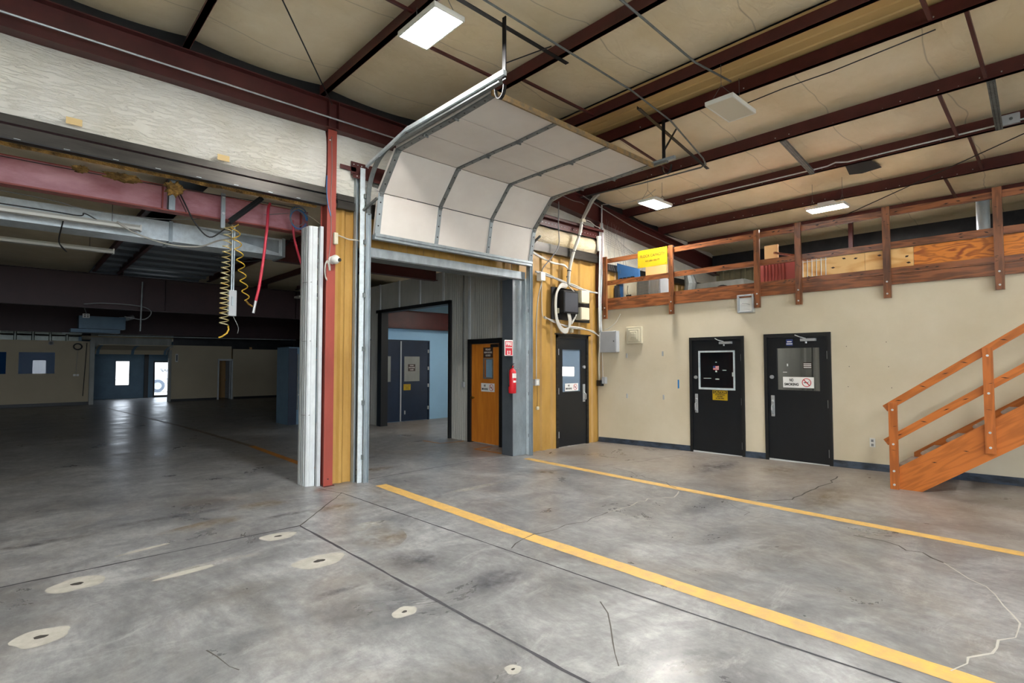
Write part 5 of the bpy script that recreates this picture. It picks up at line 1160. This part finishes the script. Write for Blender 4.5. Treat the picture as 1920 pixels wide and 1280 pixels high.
for k in range(6):
    e = random.uniform(-.03, .03); f_ = random.uniform(-.03, .03)
    cable('strand', [(7.1, 6.98, 3.36+e*.3), (7.4, 6.98, 3.34+e), (7.8, 6.97, 3.26+f_), (8.2, 6.97, 3.2+e), (8.6, 6.97, 3.13+f_), (8.95, 6.97, 3.12+e*.4)], .010, 'grey_cable' if k % 3 else 'white_cable', None, parent=hb)
hb = thing('cable_bundle', 'white cable bundle level below the dark header at the door track', 'cable', (7.4, 6.98, 3.6))
for k in range(4):
    e = random.uniform(-.015, .015); cable('strand', [(7.0, 6.98, 3.72+e), (7.3, 6.98, 3.64+e), (7.6, 6.98, 3.58-e), (7.9, 6.98, 3.58+e), (8.0, 6.95, 3.5)], .012, 'white_cable', None, parent=hb)
hb = thing('cable_bundle', 'sagging white cable bundle just above the black door in the ochre wall', 'cable', (7.9, 6.98, 2.4))
for k in range(4):
    e = random.uniform(-.015, .015); cable('strand', [(7.35, 6.99, 2.52+e), (7.6, 6.98, 2.45-e), (8.0, 6.97, 2.37+e), (8.4, 6.97, 2.35+e), (8.8, 6.98, 2.3-e), (9.02, 6.98, 2.2+e)], .010, 'white_cable' if k else 'grey_cable', None, parent=hb)
vb = thing('conduit_bundle', 'vertical conduits and cables at the corner beside the mezzanine railing', 'conduit', (9.03, 6.93, 2.2))
for k in range(5):
    x = 8.95+.022*k; cable('strand', [(x+.02, 6.93-.012*k, 4.5+.1*(k % 2)), (x+.03, 6.93-.012*k, 4.1), (x+.01, 6.93-.01*k, 3.6), (x, 6.94, 3.0), (x+.01, 6.94, 2.3)], .010, ('galv_bright', 'white_cable', 'grey_cable')[k % 3], None, parent=vb)
cable('strand', [(8.99, 6.95, 2.35), (8.97, 6.95, 1.9), (8.98, 6.97, 1.5), (9.0, 6.97, 1.3)], .009, 'white_cable', None, parent=vb)
cable('strand', [(9.06, 6.93, 5.0), (9.05, 6.93, 4.5)], .016, 'galv_bright', None, parent=vb)
for lb, m_, r_, pts in (('grey conduit dropping from the roof past the rolled insulation', 'grey_cable', .011, [(7.6, 6.84, 4.75), (7.6, 6.85, 4.3), (7.62, 6.86, 3.92), (7.45, 6.9, 3.65), (7.28, 6.95, 3.45), (7.25, 6.97, 3.33)]),
    ('pale conduit running down the ochre wall to the grey outlet box', 'white_cable', .012, [(7.28, 6.98, 3.2), (7.2, 7.0, 2.9), (7.17, 7.02, 2.5), (7.17, 7.03, 1.9), (7.17, 7.03, 1.35)]),
    ('thin black lead hanging below the grey outlet box', 'black_cable', .004, [(7.19, 7.03, 1.25), (7.2, 7.03, 1.0), (7.19, 7.03, .84)]),
    ('curving white conduit from the small switch box to the wall', 'white_cable', .009, [(7.27, 6.98, 3.22), (7.29, 7.0, 2.8), (7.32, 7.01, 2.55), (7.42, 7.01, 2.48)]),
    ('grey cable crossing from the door track to the roof', 'grey_cable', .007, [(6.88, 6.2, 4.6), (7.6, 6.5, 4.7), (8.2, 6.8, 4.85), (8.5, 6.95, 4.9)]),
    ('white cables branching right from the bundle clamp', 'white_cable', .008, [(8.3, 6.88, 4.52), (8.55, 6.88, 4.56), (8.8, 6.9, 4.5), (8.95, 6.92, 4.5)]),
    ('long grey cable draped under the rafter towards the mezzanine', 'grey_cable', .010, [(8.4, 6.9, 5.05), (9.2, 6.85, 4.85), (10.2, 6.85, 4.68), (11.2, 6.8, 4.55), (12.2, 6.8, 4.45)]),
    ('pale cable from the corner to the lit lamp', 'white_cable', .008, [(9.05, 6.9, 5.0), (9.3, 6.5, 5.0), (9.3, 6.0, 5.02), (9.0, 5.6, 5.0)])):
    cable('cable', pts, r_, m_, lb)
for i in range(9):
    x = 9.2+.09*i
    cable('wire', [(x, 6.92, 4.72-.02*i), (x+random.uniform(-.1, .1), 6.92, 4.4), (x+random.uniform(-.1, .15), 6.92, 4.0), (x+.1, 6.9, 3.6)], .0022, 'grey_cable', 'thin loose wire dangling by the corner column above the railing, %s from the column' % ('first second third fourth fifth sixth seventh eighth ninth'.split()[i]), group='loose wires above the railing')
for i in range(7):
    cable('wire', [(9.2, 6.95, 4.5-.05*i), (9.7+.1*i, 6.93, 4.3-.04*i), (10.4+.25*i, 6.92, 3.95+.02*i)], .0016, 'black_cable', 'thin dark thread strung across the white insulation above the mezzanine, %s from the top' % ('first second third fourth fifth sixth seventh'.split()[i]), group='dark threads over the mezzanine')
t = thing('switch_box', 'small white switch box at the left end of the level cables', 'switch box', (7.25, 6.97, 3.28)); MB().box(7.2, 7.32, 6.93, 7.05, 3.2, 3.36).build('box', 'white_plastic', t, bevel=.006)
t = thing('outlet_box', 'grey metal outlet box low on the ochre wall by the galvanised track', 'outlet', (7.17, 7.0, 1.29)); MB().box(7.11, 7.23, 7.0, 7.07, 1.23, 1.35).build('box', 'grey_box', t, bevel=.005); MB().box(7.14, 7.2, 6.996, 7.0, 1.25, 1.33).build('sockets', 'white_plastic', t)
t = thing('plug', 'small yellowish plug hanging on a lead against the ochre wall', 'plug', (7.19, 7.03, .82)); MB().box(7.16, 7.22, 7.0, 7.04, .78, .84).build('body', 'cream', t, bevel=.008)
t = thing('outlet_box', 'small cream box above the black door in the ochre wall', 'outlet', (8.18, 7.0, 2.32)); MB().box(8.15, 8.21, 7.0, 7.06, 2.26, 2.38).build('box', 'cream', t, bevel=.005)
t = thing('white_pipe', 'short white pipe stub in the rolled insulation beside the corner column', 'pipe', (8.95, 6.92, 4.1)); MB().tube([(8.95, 6.93, 4.0), (8.95, 6.93, 4.3)], .045, 14).build('pipe', 'white_plastic', t, smooth=True); MB().tube([(8.95, 6.93, 4.26), (8.95, 6.93, 4.31)], .055, 14).build('collar', 'white_plastic', t)
sn = thing('motion_sensor', 'small cream sensor on the bright red column', 'sensor', (3.19, 6.95, 3.36)); MB().box(3.155, 3.215, 6.93, 6.985, 3.27, 3.43).build('housing', 'cream', sn, bevel=.01); MB().box(3.165, 3.205, 6.926, 6.93, 3.3, 3.36).build('lens', 'lens_off', sn)
cable('conduit', [(3.21, 6.97, 3.41), (3.3, 7.0, 3.4), (3.4, 7.0, 3.38), (3.5, 6.97, 3.38), (3.58, 6.95, 3.36)], .009, 'white_cable', 'thin pipe from the cream sensor to the left jamb', 'conduit')
cm = thing('dome_camera', 'white dome security camera on the bright red column', 'camera', (3.14, 6.9, 3.05))
bm = bmesh.new(); bmesh.ops.create_uvsphere(bm, u_segments=20, v_segments=12, radius=.062)
for vv in bm.verts: vv.co = Vector((vv.co.x, vv.co.y*1.15, vv.co.z)) + Vector((.02, 0, 0))
me = bpy.data.meshes.new('dome'); bm.to_mesh(me); me.materials.append(M['white_plastic']); [setattr(p, 'use_smooth', True) for p in me.polygons]
o = bpy.data.objects.new('dome', me); C.objects.link(o); o.parent = cm
MB().disc((3.15, 6.975, 3.05), (0, 1, 0), .055, .03, 18).build('mount', 'white_plastic', cm); MB().disc((3.19, 6.836, 3.04), (.35, -1, -.1), .024, .02, 14).build('lens', 'black', cm)
lp = thing('cable_coil', 'small loop of white cable below the dome camera', 'cable', (3.08, 6.96, 2.95))
for k in range(3): MB().tube([(3.075+(.028+.006*k)*math.cos(2*PI*q/16), 6.965-.006*k, 2.9+(.11+.012*k)*math.sin(2*PI*q/16)) for q in range(13)], .006, 5).build('loop', 'white_cable', lp, smooth=True)

# ------------------------------------------------------------ things on the beige wall
t = thing('breaker_box', 'grey metal box at the top left of the beige wall by the corner', 'electrical box', (9.05, 6.75, 2.1))
MB().box(9.0, XB, 6.54, 6.98, 1.87, 2.31).build('box', 'grey_box', t, bevel=.008); MB().box(8.994, 9.0, 6.56, 6.96, 1.89, 2.29).build('cover', 'grey_box', t); MB().disc((8.99, 6.6, 2.1), (1, 0, 0), .012, .01).build('latch', 'black', t)
cable('cable', [(9.06, 6.95, 1.87), (9.07, 6.95, 1.6), (9.07, 6.94, 1.32)], .012, 'white_cable', 'white conduit below the grey metal box')
t = thing('outlet_box', 'grey and black plug box near the corner on the beige wall', 'outlet', (9.07, 6.97, 1.28)); MB().box(9.03, XB, 6.86, 6.94, 1.22, 1.36).build('box', 'grey_box', t); MB().box(9.0, XB, 6.95, 7.05, 1.17, 1.29).build('plug_transformer', 'black', t)
t = thing('wall_speaker', 'square cream speaker grille on the beige wall', 'speaker', (9.08, 6.16, 2.2))
for k, (r_, d) in enumerate(((.18, .05), (.13, .062), (.085, .072), (.05, .08))): MB().box(XB-d, XB, 6.16-r_, 6.16+r_, 2.205-r_*.95, 2.205+r_*.95).build('grille_step' if k else 'housing', 'cream', t, bevel=.008)
ck = thing('wall_clock', 'square silver rimmed clock under the mezzanine edge', 'clock', (9.07, 3.92, 2.655))
mb = MB()
for q in ((3.78, 3.81, 2.5, 2.81), (4.03, 4.06, 2.5, 2.81), (3.81, 4.03, 2.5, 2.53), (3.81, 4.03, 2.78, 2.81)): mb.box(9.035, XB, *q)
mb.build('rim', 'chrome', ck, bevel=.008); MB().box(9.085, XB, 3.81, 4.03, 2.53, 2.78).build('face', 'white_plastic', ck)
MB().bar((9.08, 3.92, 2.66), (9.08, 3.99, 2.67), .006, .004).build('hour_hand', 'ink', ck); MB().bar((9.078, 3.92, 2.66), (9.078, 3.86, 2.635), .005, .004).build('minute_hand', 'ink', ck)
tag(MB().box(XB-.003, XB, 5.205, 5.235, 1.18, 1.34).build('tape_strip', 'blue_tape'), 'blue tape strip on the beige wall left of the first black door', 'tape')
t = thing('wall_outlet', 'cream outlet low on the beige wall left of the stair foot', 'outlet', (9.1, 2.15, .5)); MB().box(XB-.01, XB, 2.115, 2.185, .44, .57).build('cover_plate', 'white_plastic', t, bevel=.004)
MB().box(XB-.013, XB-.01, 2.135, 2.165, .515, .55).box(XB-.013, XB-.01, 2.135, 2.165, .455, .49).build('socket', 'grey_cable', t)
for y, z, w_ in ((6.36, 1.8, 'top left of four'), (5.54, 1.83, 'top right of four'), (6.36, .99, 'bottom left of four'), (5.53, 1.0, 'bottom right of four')):
    tag(MB().box(XB-.02, XB, y-.012, y+.012, z-.045, z+.045).build('wall_hook', 'grey_box'), 'small grey hook on the beige wall, %s' % w_, 'hook')
cable('cable', [(9.09, 6.5, 2.66), (9.08, 6.6, 2.5), (9.05, 6.75, 2.38), (9.05, 6.9, 2.34)], .008, 'white_cable', 'white cable end sticking up over the grey metal box')
mb = MB()
for y, z in ((2.45, 1.9), (2.44, 1.3), (1.95, 1.95), (1.9, 1.3), (2.42, 1.6), (1.93, 1.6)): mb.disc((XB-.002, y, z), (1, 0, 0), .006, .004, 6)
mb.each('screw_hole', 'hole', wall_b)

# ------------------------------------------------------------ mezzanine: floor, rim, railing
struct('floor', MB().box(9.12, 14.6, -8.2, 7.08, 2.86, 2.9), 'mezz_floor')
mr = thing('mezzanine_rim_beam', 'brown stained rim board along the mezzanine edge', 'beam', (9.08, 1, 2.8))
MB().box(9.06, 9.11, -8, 7.0, 2.76, 2.905).build('board', 'wood', mr)
ry = [6.84, 5.30, 3.71, 3.07, 1.90, .72, -.6, -2.0]
rl = thing('railing', 'orange brown stained timber railing along the mezzanine edge', 'railing', (9.04, 2, 2.6))
def knots(o, pts, face='-x', x=9.0, s=(.012, .03)):
    mb = MB()
    for y, z in pts:
        a = random.uniform(-.8, .8)
        mb.poly([(x, y+s[1]*math.cos(a)+s[0]*.4*math.sin(a), z+s[1]*math.sin(a)*.6), (x, y-s[0]*math.sin(a), z+s[0]*math.cos(a)*.7), (x, y-s[1]*math.cos(a), z-s[1]*math.sin(a)*.6), (x, y+s[0]*math.sin(a), z-s[0]*math.cos(a)*.7)])
    return mb.each('knot', 'knot', o)
random.seed(5)
for y in ry:
    p = MB().box(9.015, 9.058, y-.045, y+.045, 2.57, 3.87).build('post', 'wood_post', rl)
    MB().disc((9.01, y, 2.63), (1, 0, 0), .012, .012).disc((9.01, y, 2.8), (1, 0, 0), .012, .012).each('bolt', 'screw', p)
    knots(p, [(y+random.uniform(-.03, .03), random.uniform(2.9, 3.8)) for _ in range(5)], x=9.013, s=(.006, .02))
for a, b in zip(ry, ry[1:]):
    for z0, z1, nm in ((3.74, 3.83, 'top_rail'), (3.27, 3.365, 'middle_rail'), (2.91, 2.995, 'kick_board')):
        q = MB().box(9.06, 9.095, b+.0, a-.0, z0, z1).build(nm, 'wood', rl)
        knots(q, [(random.uniform(b+.1, a-.1), random.uniform(z0+.02, z1-.02)) for _ in range(4)], x=9.058)
fs = thing('capacity_sign', 'yellow floor capacity sign screwed to the railing', 'sign', (9.0, 5.68, 3.68))
MB().box(9.0, 9.012, 5.36, 6.01, 3.52, 3.86).build('board', 'sign_yellow', fs)
text('lettering', 'FLOOR CAPACITY', .075, (8.998, 5.68, 3.735), '-x', 'ink', fs, w=.54)
text('lettering', 'XX LBS / SQ FT', .045, (8.998, 5.68, 3.635), '-x', 'ink', fs, w=.32)
MB().disc((8.998, 5.98, 3.55), (1, 0, 0), .006, .004).disc((8.998, 5.39, 3.55), (1, 0, 0), .006, .004).disc((8.998, 5.98, 3.84), (1, 0, 0), .006, .004).each('screw', 'hole', fs)
for a, b, m_, lb in ((3.06, 2.18, 'ply_light', 'knotty pale plywood sheet behind the railing, leftmost of the sheets'), (2.18, 1.6, 'ply_light', 'pale plywood sheet behind the railing, middle one with dark knots'), (1.6, -.4, 'ply', 'long reddish orange plywood sheet with strong grain behind the railing'), (-.4, -2.4, 'ply', 'plywood sheet behind the railing beyond the right edge')):
    o = tag(MB().box(9.1, 9.118, b+.005, a, 2.93, 3.265).build('plywood_sheet', m_), lb, 'plywood')
    if a > 2.9: knots(o, [(2.6, 3.1), (2.95, 3.0), (2.45, 3.22), (2.3, 3.2)], x=9.098, s=(.02, .03))
    if 2 < a < 2.9: knots(o, [(1.68, 3.14), (1.66, 3.05), (1.64, 2.97), (2.0, 3.2)], x=9.098, s=(.02, .03))
# mezzanine contents
t = thing('blue_panel', 'leaning blue machine panel behind the railing by the corner', 'panel', (9.7, 6.7, 2.9))
i = MB(); i.v = [(9.75, 6.98, 2.9), (9.75, 6.45, 2.9), (9.65, 6.42, 3.64), (9.65, 6.98, 3.84), (9.79, 6.98, 2.9), (9.79, 6.45, 2.9), (9.69, 6.42, 3.64), (9.69, 6.98, 3.84)]
i.f = [(0, 1, 2, 3), (7, 6, 5, 4), (0, 4, 5, 1), (1, 5, 6, 2), (2, 6, 7, 3), (3, 7, 4, 0)]; i.build('panel', 'blue_panel', t)
mb = MB()
for k in range(4): mb.box(9.63, 9.66, 6.84-.1*k, 6.91-.1*k, 3.42, 3.5)
mb.build('slots', 'black', t)
t = thing('air_conditioner', 'old grey window air conditioner with control panel behind the railing', 'air conditioner', (9.7, 6.3, 2.9))
MB().box(9.24, 9.62, 5.66, 6.53, 2.9, 3.33).build('case', 'grey_box', t); MB().box(9.22, 9.24, 5.91, 6.17, 2.92, 3.31).build('grille', 'ac_grill', t); MB().box(9.22, 9.24, 5.68, 5.88, 2.92, 3.30).build('grille', 'ac_grill', t)
MB().box(9.22, 9.24, 6.19, 6.49, 2.92, 3.31).build('control_panel', 'cream', t); MB().tube([(9.22, 6.4, 3.24), (9.2, 6.4, 3.15), (9.2, 6.38, 3.05)], .006, 5).build('cord', 'black_cable', t); MB().box(9.21, 9.22, 6.32, 6.44, 2.98, 3.05).build('plate', 'black', t)
mb = MB(); 
for k in range(12): mb.box(9.214, 9.22, 5.92, 6.16, 2.94+.03*k, 2.95+.03*k)
mb.build('louvres', 'galv_dull', t)
tag(MB().box(9.95, 10.0, 5.95, 6.45, 2.9, 3.85).build('tan_board', 'tan_board'), 'tan plywood board standing under the yellow sign', 'board')
tag(MB().box(9.65, 9.9, 6.95, 7.05, 2.9, 3.35).build('dark_bag', 'dark_fabric'), 'dark bundle between the corner post and the blue panel', 'bundle')
t = thing('red_cabinet', 'dull red metal cabinet on the mezzanine behind the railing posts', 'cabinet', (9.8, 3.4, 2.9))
MB().box(9.5, 10.3, 3.1, 3.85, 2.9, 3.4).build('body', 'red_cabinet', t); mb = MB()
for k in range(7): mb.box(9.49, 9.5, 3.45+.055*k, 3.46+.055*k, 2.92, 3.38)
mb.build('ribs', 'red', t)
tag(MB().box(9.7, 9.73, 3.62, 3.85, 3.4, 3.72).build('tan_board', 'tan_board'), 'small tan board standing on the red cabinet', 'board')
tag(MB().bar((9.6, 3.65, 3.56), (10.2, 3.1, 3.45), .04, .03).build('timber_offcut', 'wood'), 'short timber leaning on the red cabinet', 'timber')
t = thing('wire_rack', 'white wire rack leaning behind the railing left of the plywood', 'rack', (9.1, 3.0, 2.93))
mb = MB()
for k in range(6): y = 3.02-.065*k; mb.tube([(9.09, y, 3.3), (9.085, y, 2.96), (9.08, y+.02, 2.93)], .006, 6)
mb.tube([(9.09, 3.03, 3.28), (9.09, 2.68, 3.28)], .005, 6).tube([(9.09, 3.03, 3.24), (9.09, 2.68, 3.24)], .005, 6).build('wires', 'white_plastic', t)
t = thing('flue_pipe', 'grey galvanised flue pipe rising behind the railing at the right', 'pipe', (9.9, .96, 2.9))
MB().tube([(9.9, .94, 2.9), (9.9, .94, 4.0)], .075, 16).build('pipe', 'galv', t, smooth=True); MB().tube([(9.9, .94, 3.93), (9.9, .94, 3.99)], .1, 16).build('collar', 'galv_dull', t, smooth=True)
t = thing('duct_fan', 'pale machine cabinet with a round black duct opening at the back of the mezzanine', 'fan', (12.5, 6, 2.9))
MB().box(12.4, 13.6, 5.4, 6.9, 2.9, 3.62).build('case', 'under_grey', t); MB().disc((12.38, 5.9, 3.3), (1, 0, 0), .22, .06, 20).build('duct_opening', 'black', t)
t = thing('flexible_duct', 'crumpled silver foil duct hanging at the back of the mezzanine', 'duct', (11.5, 6.2, 3)); MB().tube([(11.5, 6.3, 3.75), (11.52, 6.25, 3.5), (11.5, 6.3, 3.2), (11.55, 6.2, 2.95)], .13, 10, radii=[.1, .14, .12, .15]).build('foil', 'galv_dull', t)
tag(MB().box(13.9, 14.1, -8, 6.9, 4.22, 4.56).build('eave_beam', 'black_steel'), 'wide dark eave beam behind the mezzanine', 'beam')
t = thing('steel_post', 'thin red-brown post behind the railing near the far lit lamp', 'post', (13.0, 3.36, 2.9)); MB().box(12.96, 13.04, 3.32, 3.40, 2.9, 4.66).build('shaft', 'maroon', t)

# ------------------------------------------------------------ stairs
sl = .735
st = thing('staircase', 'orange stained timber staircase rising to the right along the beige wall', 'stairs', (8.6, 1.6, .06))
def stringer(x0, x1, name='stringer'):
    zt = lambda y: .35+sl*(1.64-y); zb_ = lambda y: .07+sl*(1.44-y)
    yE = -1.5
    pr = [(1.655, .06), (1.655, .345), (yE, zt(yE)), (yE, zb_(yE)), (1.44, .065)]
    return MB().extr(pr, 'x', x0, x1, closed=True).build(name, 'wood_stair', st)
s1 = stringer(8.2, 8.24); s2 = stringer(9.05, 9.09); s2.location.z += .09
knots(s1, [(1.0, .62), (.3, 1.1), (1.3, .45)], x=8.198, s=(.008, .03))
for k in range(13):
    yk, zk = 1.66-.25*k, .375+.184*k
    MB().extr([(yk+.02, zk-.04), (yk+.035, zk-.02), (yk+.02, zk), (yk-.25, zk), (yk-.25, zk-.04)], 'x', 8.24, 9.05, closed=True).build('tread', 'tread', st)
for k, y in enumerate((1.70, .78, -.14, -1.06)):
    zb0 = .055 if k == 0 else .62+sl*(.78-y); zt0 = 1.13+sl*(1.70-y)
    p = MB().box(8.15, 8.195, y-.045, y+.045, zb0, zt0+.02).build('post', 'wood_stair_post', st)
    b = MB()
    for z in (zt0-.07, zt0-.5, zb0+.24, zb0+.07) : b.disc((8.146, y, z), (1, 0, 0), .013, .012)
    b.each('bolt', 'screw', p); knots(p, [(y, zb0+.5), (y-.02, zb0+.8)], x=8.148, s=(.004, .03))
def rail(z0, nm):
    a = Vector((8.215, 1.79, z0-.06)); b = Vector((8.215, -1.5, z0-.06+sl*3.29)); q = MB().bar(a, b, .038, .085).build(nm, 'wood_stair', st)
    knots(q, [(1.79-t, z0-.06+sl*t) for t in (.15, .4, .62, .8, 1.15)], x=8.193, s=(.008, .04))
rail(1.13, 'handrail'); rail(.70, 'middle_rail')
